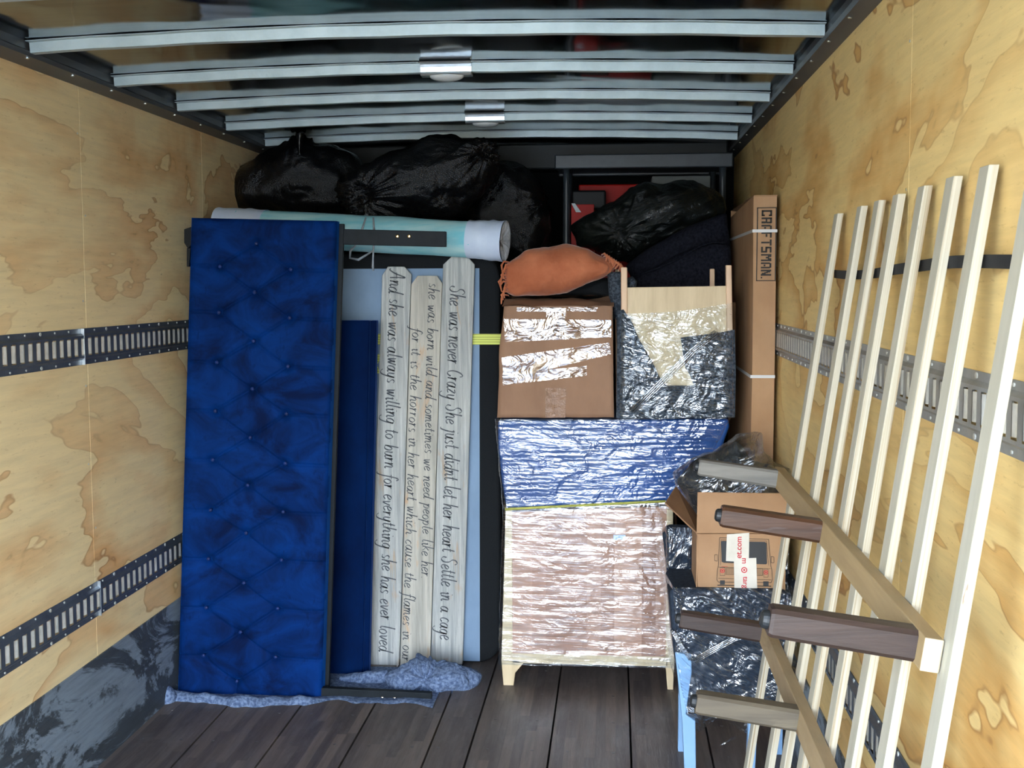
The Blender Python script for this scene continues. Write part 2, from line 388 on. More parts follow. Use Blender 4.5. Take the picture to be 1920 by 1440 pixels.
def blob(pxs, Y, D, back=None, nz=.0, nf=6, seed=0, knots=(), nt=140, np_=70, flat=2.0):
    """a stuffed body: front silhouette pxs (measured at distance Y), half-depth D"""
    P = [at(a, b, Y) for a, b in pxs]; P2 = [(p.x, p.z) for p in P]
    A = sum(P2[i][0] * P2[(i + 1) % len(P2)][1] - P2[(i + 1) % len(P2)][0] * P2[i][1] for i in range(len(P2))) / 2
    cx = sum((P2[i][0] + P2[(i + 1) % len(P2)][0]) * (P2[i][0] * P2[(i + 1) % len(P2)][1] - P2[(i + 1) % len(P2)][0] * P2[i][1]) for i in range(len(P2))) / (6 * A)
    cz = sum((P2[i][1] + P2[(i + 1) % len(P2)][1]) * (P2[i][0] * P2[(i + 1) % len(P2)][1] - P2[(i + 1) % len(P2)][0] * P2[i][1]) for i in range(len(P2))) / (6 * A)
    def rad(th):
        dx, dz = math.cos(th), math.sin(th); best = .001
        for i in range(len(P2)):
            x1, z1 = P2[i][0] - cx, P2[i][1] - cz; x2, z2 = P2[(i + 1) % len(P2)][0] - cx, P2[(i + 1) % len(P2)][1] - cz
            den = dx * (z2 - z1) - dz * (x2 - x1)
            if abs(den) < 1e-9: continue
            t = (x1 * (z2 - z1) - z1 * (x2 - x1)) / den; u = (x1 * dz - z1 * dx) / den
            if t > 0 and -1e-6 <= u <= 1 + 1e-6: best = max(best, t)
        return best
    Rr = [rad(2 * math.pi * i / nt) for i in range(nt)]
    Rs = [(Rr[i - 1] + 2 * Rr[i] + Rr[(i + 1) % nt]) / 4 for i in range(nt)]
    K = [(at(a, b, Y), amp, n, rr) for a, b, amp, n, rr in knots]
    def fn(u, v):
        i = int(round(u * nt)) % nt; th = 2 * math.pi * i / nt; ph = math.pi * v
        s_ = math.sin(ph) ** (2 / flat) if flat != 2 else math.sin(ph)
        c = math.cos(ph); yy = -D * (abs(c) ** (1.0)) * (1 if c > 0 else -1)
        p = V((cx + s_ * Rs[i] * math.cos(th), Y + yy, cz + s_ * Rs[i] * math.sin(th)))
        n_ = V((math.cos(th) * s_, yy / D, math.sin(th) * s_)).normalized()
        d = nz * (fz(p, nf, seed) + .5 * fz(p, nf * 2.3, seed + 5) + .25 * abs(fz(p, nf * 5, seed + 9)))
        for k, amp, n, rr in K:
            dx, dz = p.x - k.x, p.z - k.z; ds = math.hypot(dx, dz); w_ = math.exp(-(ds / rr) ** 2)
            an = math.atan2(dz, dx)
            d += amp * w_ * (min(1, ds / (rr * .25))) * (math.sin(n * an + 3 * fz((an, 0, 0), 2, seed)) + .5 * math.sin(n * 2.3 * an)) - 2.2 * amp * math.exp(-(ds / (rr * .3)) ** 2)
        return p + n_ * d
    g = G(); g.grid(fn, nt, np_, cu=True)
    bmesh.ops.remove_doubles(g.b, verts=g.b.verts, dist=1e-5)
    return g
def text_mesh(body, size, bold=0.0, shear=0.0, sx=1.0, extrude=.0006):
    c = bpy.data.curves.new('t', 'FONT'); c.body = body; c.size = size; c.offset = bold; c.shear = shear; c.extrude = extrude
    o = bpy.data.objects.new('t', c); COL.objects.link(o); bpy.context.view_layer.update()
    me = bpy.data.meshes.new_from_object(o.evaluated_get(bpy.context.evaluated_depsgraph_get()))
    bpy.data.objects.remove(o); bpy.data.curves.remove(c); return me
def place_text(g, body, x, z, y, length=None, height=None, down=True, bold=0.0, extrude=.0006):
    """lettering on a face towards the viewer; down=True reads top to bottom with letter tops to the right. (x,z) = baseline start"""
    me = text_mesh(body, 1, bold, extrude=.001)
    xs = [v.co.x for v in me.vertices]; ys = [v.co.y for v in me.vertices]
    kx = (length / (max(xs) - min(xs))) if length else 1; ky = height / (max(ys) - min(ys)) if height else kx
    x0, y0 = min(xs), min(ys); vs = []
    for v in me.vertices:
        a = (v.co.x - x0) * kx; b = (v.co.y - y0) * ky; dd = y - (extrude if v.co.z > 0 else 0)
        vs.append(g.b.verts.new((x + b, dd, z - a) if down else (x + a, dd, z + b)))
    for p in me.polygons: g.f([vs[i] for i in p.vertices])
    bpy.data.meshes.remove(me)

# ================================================================= THE TRUCK
XL, XR, Y0, Y1 = -1.865, .652, -.4, 6.65
CEIL = 2.484
def arch(x): t = (x - (XL + XR) / 2) / ((XR - XL) / 2); return .030 * (1 - t * t)
g = G()   # floor planks
edges = [XL, -1.593, -1.289, -.987, -.690, -.537, -.237, .066, .362, XR]
for a, b in zip(edges, edges[1:]): g.box(a + .004, b - .004, Y0, Y1, -.04, 0)
g.mi = 1; g.box(XL, XR, Y0, Y1, -.06, -.041)
for a, b in zip(edges, edges[1:]):   # screws
    yy = 1.2
    while yy < 6.3:
        for xx in ((a * .78 + b * .22), (a * .22 + b * .78)):
            g.mi = 2; g.cyl((xx, yy, -.002), (xx, yy, .0012), .006, 8)
        yy += .305
meta(fin('floor', g, [FLOOR, DARK, mat('worn_screw_head', (.14, .13, .13, 1), rough=.5, metal=.5)]), kind='structure')
def wall(name, x, sgn, m_, seams):
    g = G(); ys = [Y0] + seams + [Y1]
    for a, b in zip(ys, ys[1:]):
        g.mi = 0; g.box(min(x, x + sgn * .018), max(x, x + sgn * .018), a + .0016, b - .0016, 0, CEIL + .02)
    g.mi = 1; g.box(min(x + sgn * .019, x + sgn * .03), max(x + sgn * .019, x + sgn * .03), Y0, Y1, 0, CEIL + .02)
    # nail heads
    g.mi = 2
    for yy in seams:
        for k in range(8):
            z = .3 + k * .28 + random.uniform(-.04, .04); y = yy + random.choice((-.02, .02))
            g.cyl((x + sgn * .002, y, z), (x - sgn * .0012, y, z), .0035, 8)
    return meta(fin(name, g, [m_, DARK, GALVB]), kind='structure')
def seam_y(px, X):   # distance of a seam at column px on the wall plane X
    lo, hi = .6, 9
    for _ in range(40):
        m_ = (lo + hi) / 2
        if (at(px, 300, m_).x < X) == (X < 0): hi = m_
        else: lo = m_
    return lo
sr = seam_y(1705, XR); sl = seam_y(378, XL); sr2 = seam_y(1434, XR)
wall('wall_left', XL, -1, PLYL, [sl - 2.44, sl - 1.22, sl])
wall('wall_right', XR, 1, PLYR, [sr - 1.22, sr, min(sr2, 6.2)])
g = G().box(XL - .03, XR + .03, Y1, Y1 + .03, 0, CEIL + .05); meta(fin('wall_front', g, mat('dark_front_wall', (.004, .005, .006, 1), rough=.8, spec=.1)), kind='structure')
g = G()   # ceiling skin, gently arched
g.grid(lambda u, v: (XL - .02 + u * (XR - XL + .04), Y0 + v * (Y1 - Y0), CEIL + arch(XL + u * (XR - XL))), 24, 40)
g.grid(lambda u, v: (XL - .02 + u * (XR - XL + .04), Y0 + v * (Y1 - Y0), CEIL + .02 + arch(XL + u * (XR - XL))), 24, 2)
meta(fin('ceiling', g, ALU, smooth=True), kind='structure')
# ceiling rails along both walls
tn = 1
for x, sg in ((XL, 1), (XR, -1)):
    g = G()
    w1 = .062 if sg > 0 else .045
    prof = [(0, 2.428), (w1, 2.442), (w1 + .004, 2.456), (w1 - .004, 2.462), (w1 - .004, 2.50), (0, 2.50)]
    pts = [(x + sg * a, z) for a, z in prof]
    fr = [g.b.verts.new((a, Y0, z)) for a, z in pts]; bk = [g.b.verts.new((a, Y1, z)) for a, z in pts]
    for i in range(len(pts)): g.f([fr[i], fr[(i + 1) % len(pts)], bk[(i + 1) % len(pts)], bk[i]])
    g.f(fr); g.f(bk)
    g.mi = 1
    yy = 2.95
    while yy < 6.4:
        q = x + sg * (w1 - .012); g.cyl((q, yy, 2.437), (q, yy, 2.448), .006, 8); yy += .306
    meta(fin('trim_%d' % tn, g, [RAILM, GALVB]), kind='structure'); tn += 1
# roof bows
BY = [3.562 + .6127 * i for i in range(-5, 6)]
for k, by in enumerate(BY):
    g = G(); xa, xb = XL + .066, XR - .048; zb = 2.450
    prof = [(-.040, .030), (-.016, .030), (-.012, .0), (.018, .0), (.022, .030), (.046, .030), (.046, .032), (-.040, .032)]
    n = 24; rings = []
    for i in range(n + 1):
        x = xa + (xb - xa) * i / n
        rings.append([g.b.verts.new((x, by + a, zb + b + arch(x) + .001 * math.sin(i * 1.7 + k))) for a, b in prof])
    for a, b in zip(rings, rings[1:]):
        for j in range(len(prof)): g.f([a[j], a[(j + 1) % len(prof)], b[(j + 1) % len(prof)], b[j]])
    g.f(rings[0]); g.f(rings[-1])
    meta(fin('trim_%d' % tn, g, GALV), kind='structure'); tn += 1
# header above the front wall
g = G().box(XL + .07, XR - .05, 6.45, 6.64, 2.36, 2.50); meta(fin('trim_%d' % tn, g, mat('dark_header_paint', (.012, .015, .016, 1), (.018, .022, .024, 1), ns=5, rough=.45, spec=.25), bevel=.01), kind='structure'); tn += 1
# kick plates
g = G().box(XL, XL + .006, Y0, Y1, 0, .398); meta(fin('baseboard_left', g, KICK), kind='structure')
g = G().box(XR - .006, XR, Y0, Y1, 0, .398); meta(fin('baseboard_right', g, KICK), kind='structure')
# slotted cargo tracks
def track(x, sg, ztop, mt, label, seam=None, ya=Y0 + .02, yb=6.3):
    r = root('cargo_track', label, 'rail', (x, (ya + yb) / 2, ztop - .127), 'slotted steel cargo tracks along the walls')
    g = G(); h = .127; P = .0532; d = .013
    X = lambda t: x + sg * t
    def strip(y0, y1, t0, z0, t1, z1):
        v = [g.b.verts.new(q) for q in ((X(t0), y0, z0), (X(t0), y1, z0), (X(t1), y1, z1), (X(t1), y0, z1))]; g.f(v)
    zb = ztop - h
    strip(ya, yb, .001, ztop, .003, ztop); strip(ya, yb, .001, zb, .003, zb)
    strip(ya, yb, .003, ztop, .003, ztop - .017); strip(ya, yb, .003, zb, .003, zb + .017)
    strip(ya, yb, .003, ztop - .017, d, ztop - .025); strip(ya, yb, .003, zb + .017, d, zb + .025)
    zs0, zs1 = zb + .032, ztop - .032
    strip(ya, yb, d, ztop - .025, d, zs1); strip(ya, yb, d, zb + .025, d, zs0)
    n = int((yb - ya) / P); tabs = g
    for k in range(n):
        y = ya + k * P; s0, s1 = y + .014, y + .043
        strip(y, s0, d, zs0, d, zs1); strip(s1, y + P, d, zs0, d, zs1)
        strip(s0, s1, d - .012, zs0 - .0, d - .012, zs1)          # dark back of the slot
        # curved lip in the slot
        g.mi = 1; rows = []
        for i in range(6):
            a = i / 5; yy = s1 - .0005 - a * .019; tt = d - .001 - .008 * a * a
            rows.append([tabs.b.verts.new((X(tt), yy, zs0 + .004)), tabs.b.verts.new((X(tt), yy, zs1 - .004))])
        for a, b in zip(rows, rows[1:]): tabs.f([a[0], a[1], b[1], b[0]])
        g.mi = 0
    if n * P + ya < yb: strip(ya + n * P, yb, d, zs0, d, zs1)
    g.mi = 1
    for k in range(int((yb - ya) / .1)):        # bolt heads on the flanges
        y = ya + .05 + k * .1
        for z in (ztop - .008, zb + .008): tabs.cyl((X(.003), y, z), (X(.0055), y, z), .0035 if k % 5 else .006, 8)
    fin('slotted_rail', g, [mt, TAB], r)
    if seam:
        s_ = G().box(min(X(.002), X(d + .001)), max(X(.002), X(d + .001)), seam - .0012, seam + .0012, zb, ztop); fin('joint', s_, GALVB, r)
    return r
track(XL, 1, 1.587, TRACKL, 'upper slotted blue-grey steel cargo track on the left plywood wall', seam_y(140, XL))
track(XL, 1, .671, TRACKL, 'lower slotted blue-grey steel cargo track on the left wall above the scuffed kick plate', seam_y(155, XL))
track(XR, -1, 1.577, TRACKR, 'upper slotted grey steel cargo track on the right wall behind the pale slats')
track(XR, -1, .671, TRACKL, 'lower dark cargo track low on the right wall, glimpsed between the pale slats')
# dome lamps clipped over two roof bows
for (pa, pb, by, lb) in ((790, 885, BY[6], 'metal clip-on dome lamp on the second full roof bow, larger and nearer'), (873, 946, BY[8], 'metal clip-on dome lamp on a farther roof bow, smaller in view')):
    a = at(pa, 125, by); b = at(pb, 125, by); xm = (a.x + b.x) / 2; hw = (b.x - a.x) / 2; zz = 2.450 + arch(xm)
    r = root('ceiling_lamp', lb, 'lamp', (xm, by, zz - .02), 'dome lamps on the roof bows')
    g = G(); nn = 16
    pr = [(-.052, .030), (-.048, .026), (-.026, .025), (-.022, .016), (-.019, .000), (-.024, -.006), (-.019, -.012), (.024, -.012), (.024, -.004), (-.014, -.004), (-.016, .006), (-.019, .018), (-.023, .029), (-.048, .032)]
    g.prism([(0, 0)] * 0 or [(0, 0), (1, 0), (1, 1)], 0, 0) if False else None
    f1 = [g.b.verts.new((xm - hw, by + p, zz + q)) for p, q in pr]; f2 = [g.b.verts.new((xm + hw, by + p, zz + q)) for p, q in pr]
    for i in range(len(pr)): g.f([f1[i], f1[(i + 1) % len(pr)], f2[(i + 1) % len(pr)], f2[i]])
    g.f(f1); g.f(f2)
    fin('bracket', g, GALVB, r)
    g = G()
    g.grid(lambda u, v: (xm + hw * .68 * math.cos(6.2832 * u) * math.cos(1.5708 * v), by + .002 + hw * .5 * math.sin(6.2832 * u) * math.cos(1.5708 * v) * .9, zz - .012 - .018 * math.sin(1.5708 * v)), 28, 7, cu=True)
    fin('lens', g, LENS, r, True)
# ground outside the open rear doors
g = G().box(-14, 14, -22, -1.2, -1.0, -.9); meta(fin('ground', g, CONC), kind='structure')

# ================================================================= THE LOAD
def Z(px, py, Y): return at(px, py, Y).z
def X(px, py, Y): return at(px, py, Y).x
# ---- tufted blue headboard standing on end
HY = 4.74
r = root('upholstered_headboard', 'tall tufted blue velvet headboard standing on end by the left wall', 'headboard', (at(465, 1325, HY).x, HY + .05, .03))
c00, c10, c01, c11 = at(331, 1319, HY), at(601, 1326, HY), at(357, 408, HY), at(629, 414, HY)
def hb(u, v, y=0):
    a = c00.lerp(c10, u); b = c01.lerp(c11, u); p = a.lerp(b, v); return V((p.x, HY + y, p.z))
def hinv(px, py):    # board coordinates (0..1, 0..1) of a spot on the front
    p = at(px, py, HY); v = (p.z - c00.z) / (c01.z - c00.z)
    l = c00.lerp(c01, v); q = c10.lerp(c11, v); return ((p.x - l.x) / (q.x - l.x), v)
BC = [(477, 453), (474, 545), (472, 637), (470, 728), (466, 820), (461, 910), (458, 1001), (454, 1095), (448, 1188), (441, 1281)]
BL = [(409, 498), (407, 585), (403, 679), (400, 771), (395, 863), (391, 958), (387, 1050), (383, 1142), (378, 1232)]
BR = [(542, 500), (540, 592), (537, 684), (534, 774), (532, 868), (528, 960), (525, 1051), (518, 1143), (514, 1235)]
bc, bl, br = [[hinv(*p) for p in q] for q in (BC, BL, BR)]
W_, H_ = .60, 2.0
segs = []
for i in range(9):
    for q in (bl, br): segs.append((bc[i], q[i])); segs.append((q[i], bc[i + 1]))
    segs.append((bl[i], (0, bl[i][1] + .002))); segs.append((br[i], (1, br[i][1] - .002)))
segs.append((bc[9], (bc[9][0], 0)))
seg2 = [((a[0] * W_, a[1] * H_), (b[0] * W_, b[1] * H_)) for a, b in segs]
btn = [(a * W_, b * H_) for a, b in bc + bl + br]
def tuft(u, v):
    x, z = u * W_, v * H_; d = 1e9
    for (ax, az), (bx, bz) in seg2:
        if abs(z - az) > .24 and abs(z - bz) > .24: continue
        ex, ez = bx - ax, bz - az; t = max(0, min(1, ((x - ax) * ex + (z - az) * ez) / (ex * ex + ez * ez)))
        d = min(d, math.hypot(x - ax - t * ex, z - az - t * ez))
    b_ = min(math.hypot(x - p, z - q) for p, q in btn)
    y = .0065 * math.exp(-(d / .005) ** 2) + .004 * math.exp(-d / .03) + .015 * math.exp(-(b_ / .020) ** 2) + .012 * math.exp(-b_ / .035)
    e = min(x, W_ - x, z, H_ - z); y += .014 * math.exp(-(e / .010))
    return y + .002 * fz((x, 0, z), 8)
g = G(); NU, NV = 160, 480
g.grid(lambda u, v: hb(u, v, tuft(u, v)), NU, NV)
for fn in (lambda u, v: hb(0, v, .014 + u * .055), lambda u, v: hb(1, v, .014 + u * .055)): g.grid(fn, 2, NV)
for fn in (lambda u, v: hb(u, 0, .014 + v * .055), lambda u, v: hb(u, 1, .014 + v * .055)): g.grid(fn, NU, 2)
g.grid(lambda u, v: hb(u, v, .069), 1, 1)
bmesh.ops.remove_doubles(g.b, verts=g.b.verts, dist=.0004)
fin('panel', g, VEL, r, True)
for u, v in bc + bl + br:
    p = hb(u, v, .024); g = G()
    g.grid(lambda a, b: p + V((.0085 * math.cos(6.2832 * a) * math.cos(1.5708 * b), -.007 * math.sin(1.5708 * b), .0085 * math.sin(6.2832 * a) * math.cos(1.5708 * b))), 12, 4, cu=True)
    fin('button', g, VELB, r, True)
g = G()   # black backing frame
a, b, c, d = hb(.02, .004), hb(1.025, .004), hb(1.03, .996), hb(-.0, .996)
g.prism([(a.x, a.z), (b.x, b.z), (c.x, c.z), (d.x, d.z)], HY + .070, HY + .092)
fin('backing_frame', g, BLKSTEEL, r, bevel=.002)
for pts, yb, bolts in (([(629, 429), (836, 434), (836, 463), (629, 458)], HY + .075, ((745, 443, 'b'), (767, 443, 'b'))),
                       ([(600, 1290), (809, 1300), (808, 1329), (600, 1322)], HY + .012, ((717, 1309, 'c'), (740, 1310, 'c')))):
    g = G().pp(pts, yb, yb + .03); o = fin('leg', g, BLKSTEEL, r, bevel=.003)
    for bx, bz, k in bolts:
        p = at(bx, bz, yb); g = G().tube([p + V((0, .004, 0)), p, p - V((0, .004, 0)), p - V((0, .005, 0))], [.0085, .0085, .0075, .004], 14)
        fin('bolt', g, BRASS if k == 'b' else CHROME, o, True)
g = G().pp([(345, 430), (360, 425), (358, 460), (352, 466), (345, 455)], HY + .075, HY + .12); g.pp([(350, 465), (357, 465), (354, 500), (350, 500)], HY + .08, HY + .11)
fin('fixing_bracket', g, BLKP, r, bevel=.002)
# ---- plain blue velvet side board behind it
BYY = 5.04
r = root('upholstered_footboard', 'narrow plain blue velvet bed board standing between tufted headboard and picket boards', 'bed board', (at(650, 1282, BYY).x, BYY + .03, .02))
g = G().pp([(585, 601), (693, 601), (680, 1282), (585, 1282)], BYY, BYY + .05); fin('padded_panel', g, VELP, r, bevel=.006, seg=3)
g = G().pp([(694, 601), (706, 601), (691, 1281), (681, 1281)], BYY + .006, BYY + .05); fin('padded_edge', g, VELP, r, bevel=.004, seg=3)
# ---- box spring on end
SY = 5.235
def rrect(x0, x1, z0, z1, rd, n=8):
    o = []
    for cx, cz, a0 in ((x1 - rd, z1 - rd, 0), (x0 + rd, z1 - rd, 90), (x0 + rd, z0 + rd, 180), (x1 - rd, z0 + rd, 270)):
        for i in range(n + 1):
            a = math.radians(a0 + 90 * i / n); o.append((cx + rd * math.cos(a), cz + rd * math.sin(a)))
    return o
sx0, sx1, sz1 = X(432, 900, SY), X(938, 900, SY), Z(900, 474, SY)
r = root('box_spring', 'black box spring on its side with pale blue dust cover facing out', 'box spring', ((sx0 + sx1) / 2, SY + .1, 0))
g = G().prism(rrect(sx0, sx1, 0.004, sz1, .11), SY, SY + .2); fin('fabric_body', g, BLKCLOTH, r, bevel=.018, seg=3)
g = G(); a, b = at(470, 505, SY), at(899, 505, SY); zb = Z(885, 1239, SY)
g.grid(lambda u, v: (a.x + u * (b.x - a.x) + (-.008 * v * u), SY - .003 - .0012 * fz((u * 3, v * 9, 0), 1), a.z + v * (zb - a.z)), 30, 60)
fin('dust_cover', g, DUST, r, True)
# yellow strap round the box spring
p0, p1 = at(560, 626, SY - .006), at(936, 626, SY - .006); hh = at(900, 626, SY).z - at(900, 646, SY).z
g = G().box(p0.x, sx1 + .004, SY - .010, SY - .006, p0.z - hh, p0.z); g.box(sx1 + .004, sx1 + .008, SY - .010, SY + .21, p0.z - hh, p0.z)
meta(fin('ratchet_strap', g, STRAPY), 'yellow-green striped strap running across the box spring behind picket boards', 'strap')
g = G().pp([(690, 664), (712, 664), (713, 672), (707, 684), (712, 700), (690, 701)], SY - .01, SY - .006)
meta(fin('strap_tail', g, STRAPY), 'loose yellow-green strap tail hanging below the strap beside the first picket board', 'strap')
# ---- hand lettering: single-stroke letters, x-height 1
GL = {
'a': (1.0, [[(.78, .85), (.45, 1), (.1, .7), (.05, .25), (.3, 0), (.6, .25), (.82, .98)], [(.82, .98), (.72, .3), (.85, 0), (1.05, .15)]]),
'b': (.95, [[(.25, 1.9), (.15, .9), (.1, .05)], [(.12, .3), (.35, .85), (.65, 1), (.85, .6), (.7, .1), (.35, 0), (.12, .15)]]),
'c': (.8, [[(.75, .8), (.5, 1), (.15, .75), (.05, .3), (.3, 0), (.75, .2)]]),
'd': (1.0, [[(.75, .8), (.45, 1), (.1, .7), (.05, .25), (.3, 0), (.6, .2), (.78, .7)], [(1.0, 1.95), (.85, 1.2), (.75, .35), (.85, 0), (1.05, .15)]]),
'e': (.85, [[(.1, .45), (.5, .55), (.75, .8), (.5, 1), (.15, .75), (.05, .3), (.3, 0), (.8, .2)]]),
'f': (.7, [[(.95, 1.6), (.75, 1.9), (.5, 1.6), (.38, .8), (.25, -.3), (.0, -.85), (-.3, -.8)], [(.05, .95), (.7, 1.0)]]),
'g': (.95, [[(.75, .8), (.45, 1), (.1, .7), (.1, .25), (.35, .05), (.65, .3), (.8, .95)], [(.8, .95), (.65, -.1), (.35, -.8), (-.15, -.85), (-.4, -.6)]]),
'h': (1.0, [[(.3, 1.95), (.18, 1), (.08, 0)], [(.12, .4), (.4, .9), (.65, 1), (.75, .7), (.7, .2), (.8, 0), (1.0, .15)]]),
'i': (.5, [[(.1, .8), (.25, 1), (.22, .4), (.3, 0), (.5, .15)], [(.36, 1.45), (.38, 1.52)]]),
'j': (.5, [[(.1, .85), (.3, 1), (.2, 0), (-.05, -.7), (-.35, -.75)], [(.4, 1.45), (.42, 1.52)]]),
'k': (.9, [[(.3, 1.95), (.18, 1), (.08, 0)], [(.75, 1), (.2, .5), (.5, .4), (.85, 0)]]),
'l': (.5, [[(.35, 1.95), (.22, 1), (.18, .2), (.35, 0), (.5, .15)]]),
'm': (1.4, [[(.02, .8), (.18, 1), (.1, 0)], [(.13, .45), (.38, .95), (.58, .95), (.55, 0)], [(.57, .45), (.82, .95), (1.05, .95), (1.05, .2), (1.18, 0), (1.35, .15)]]),
'n': (1.0, [[(.02, .8), (.18, 1), (.1, 0)], [(.13, .4), (.4, .92), (.65, 1), (.72, .7), (.68, .2), (.8, 0), (1.0, .15)]]),
'o': (.9, [[(.5, 1), (.15, .8), (.05, .35), (.3, 0), (.65, .15), (.8, .6), (.5, 1)]]),
'p': (.95, [[(.02, .85), (.22, 1), (.1, 0), (.0, -.85)], [(.13, .4), (.4, .95), (.7, .95), (.8, .5), (.55, .05), (.15, .1)]]),
'r': (.7, [[(.02, .8), (.18, 1), (.1, 0)], [(.12, .4), (.35, .9), (.65, .95)]]),
's': (.75, [[(.7, .85), (.4, 1), (.15, .8), (.3, .5), (.6, .3), (.45, .02), (.0, .1)]]),
't': (.6, [[(.35, 1.6), (.22, .9), (.2, .2), (.35, 0), (.6, .15)], [(.0, 1.0), (.55, 1.05)]]),
'u': (1.0, [[(.05, .9), (.15, 1), (.12, .3), (.3, 0), (.6, .2), (.8, 1)], [(.8, 1), (.72, .3), (.85, 0), (1.05, .15)]]),
'v': (.85, [[(.05, .95), (.15, .9), (.3, .02), (.6, .5), (.8, 1)]]),
'w': (1.25, [[(.05, .95), (.15, .9), (.28, .02), (.5, .4), (.62, .9), (.75, .02), (1.0, .5), (1.15, 1)]]),
'y': (.95, [[(.05, .95), (.15, .9), (.15, .3), (.35, .05), (.65, .3), (.8, 1)], [(.8, 1), (.65, 0), (.35, -.8), (-.1, -.85), (-.4, -.6)]]),
'z': (.85, [[(.1, .9), (.7, .95), (.1, .05), (.75, .1)]]),
'A': (1.4, [[(-.4, .1), (-.2, -.05), (.3, .6), (.85, 1.9), (.95, .9), (1.1, 0)], [(.15, .8), (1.15, .85)]]),
'S': (1.15, [[(1.15, 1.6), (.85, 1.9), (.4, 1.7), (.35, 1.3), (.75, .9), (.8, .3), (.4, -.02), (-.05, .2), (.0, .6)]]),
'C': (1.2, [[(1.1, 1.5), (.9, 1.85), (.4, 1.5), (.15, .7), (.4, .05), (.8, .05), (1.1, .4)]]),
'.': (.3, [[(.1, .0), (.14, .07)]]),
' ': (.75, []),
}
def hand(g, body, p0, p1, size, y, thick, seed=0, sxx=1.0):
    """writes along the line p0 -> p1 (top to bottom); letters stand to the right of the line"""
    adv = sum(GL[c][0] + .12 for c in body); ln = (p1 - p0).length; k = ln / adv
    d = (p1 - p0).normalized(); up = V((-d.z, 0, d.x)); rn = random.Random(seed)
    if up.x < 0: up = -up
    pos = 0
    def cr_(P, t):
        n = len(P) - 1; i = min(int(t * n), n - 1); f = t * n - i
        a, b, c, e = P[max(i - 1, 0)], P[i], P[i + 1], P[min(i + 2, n)]
        return [.5 * ((2 * b[j]) + (-a[j] + c[j]) * f + (2 * a[j] - 5 * b[j] + 4 * c[j] - e[j]) * f * f + (-a[j] + 3 * b[j] - 3 * c[j] + e[j]) * f ** 3) for j in (0, 1)]
    for ch in body:
        wd, st = GL[ch]; jit = rn.uniform(-.08, .08); sc = rn.uniform(.93, 1.08)
        for P in st:
            n = max(2, (len(P) - 1) * 5); L = []
            for i in range(n + 1):
                x, z = cr_(P, i / n); x += z * .10
                L.append(p0 + d * ((pos + x) * k) + up * ((z * sc + jit) * size))
            prev = None
            for i, q in enumerate(L):
                t_ = (L[min(i + 1, n)] - L[max(i - 1, 0)]).normalized(); nr = V((-t_.z, 0, t_.x))
                w_ = thick * (.42 + .75 * abs(t_.dot((d * .5 + up * .85).normalized())) ** 1.5)
                a = g.b.verts.new((q.x + nr.x * w_, y - .0006, q.z + nr.z * w_)); b = g.b.verts.new((q.x - nr.x * w_, y - .0006, q.z - nr.z * w_))
                if prev: g.f([prev[0], a, b, prev[1]])
                prev = (a, b)
        pos += wd + .12
def picket(outl, Y, m_, lines, label):
    cx = sum(p[0] for p in outl) / len(outl); low = max(outl, key=lambda p: p[1])
    r = root('picket_board', label, 'sign board', (X(cx, low[1], Y), Y + .009, Z(cx, low[1], Y)), 'weathered hand-lettered picket boards')
    fin('board', G().pp(outl, Y, Y + .017), m_, r, bevel=.002)
    g = G()
    for i, (tx, a, b, size, th) in enumerate(lines):
        hand(g, tx, at(a[0], a[1], Y), at(b[0], b[1], Y), size, Y, th, seed=len(tx) + i)
    fin('lettering', g, INK, r, label='dark grey hand-painted italic words')
PY = 5.19
picket([(727, 500), (758, 500), (771, 515), (770, 533), (748, 1254), (692, 1259), (716, 533), (716, 517)], PY, BARN,
       [('And she was always willing to burn for everything she has ever loved', (731, 508), (711, 1222), .034, .0026)], 'left picket board of three, its words ending in loved')
picket([(783, 517), (819, 517), (829, 531), (806, 1250), (750, 1256), (771, 533)], PY, BARNC,
       [('she was born wild and sometimes we need people like her.', (804, 531), (790, 1085), .026, .0021),
        ('for it is the horrors in her heart which cause the flames in our', (773, 614), (754, 1240), .026, .0021)], 'shortest picket board, in the middle, two rows of writing about horrors in her heart')
picket([(848, 480), (875, 480), (890, 496), (889, 520), (867, 1246), (808, 1242), (830, 520), (831, 496)], PY, BARN,
       [('She was never Crazy She just didnt let her heart Settle in a cage', (844, 537), (824, 1200), .036, .0026)], 'tallest picket board on the right, its words beginning She was never Crazy')
# ---- rolled foam on the box spring
RA, RB = at(420, 424, 5.32), at(946, 452, 5.12); ax = (RB - RA).normalized()
r = root('foam_roll', 'rolled aqua-blue foam pad with lavender end bands lying on top of the box spring', 'foam roll', tuple((RA + RB) / 2 - V((0, 0, .09))))
u_ = ax.cross(V((0, 0, 1))).normalized(); w_ = u_.cross(ax)
def roll(a, b, r0, r1, n=40, m_=30, am=.004):
    g = G()
    def fn(u, v):
        an = 2 * math.pi * u; p = RA.lerp(RB, a + (b - a) * v); rr = r0 + (r1 - r0) * v + am * fz((math.cos(an), v * 4, math.sin(an)), 1.5)
        return p + u_ * math.cos(an) * rr + w_ * math.sin(an) * rr
    g.grid(fn, n, m_, cu=True); return g
fin('foam_roll_body', roll(.06, .93, .084, .080), AQUA, r, True)
fin('end_band', roll(-.02, .16, .0855, .0865), LAV, r, True)
fin('end_band', roll(.88, 1.0, .0835, .090), LAV, r, True)
g = G()   # gathered plastic end
def fn(u, v):
    an = 2 * math.pi * u; rr = .089 * (1 - v); p = RB + ax * (.004 - .03 * v * v + .010 * math.sin(9 * an) * v * (1 - v) * 3)
    return p + u_ * math.cos(an) * rr + w_ * math.sin(an) * rr
g.grid(fn, 60, 10, cu=True); fin('plastic_end', g, WHITEP, r, True)
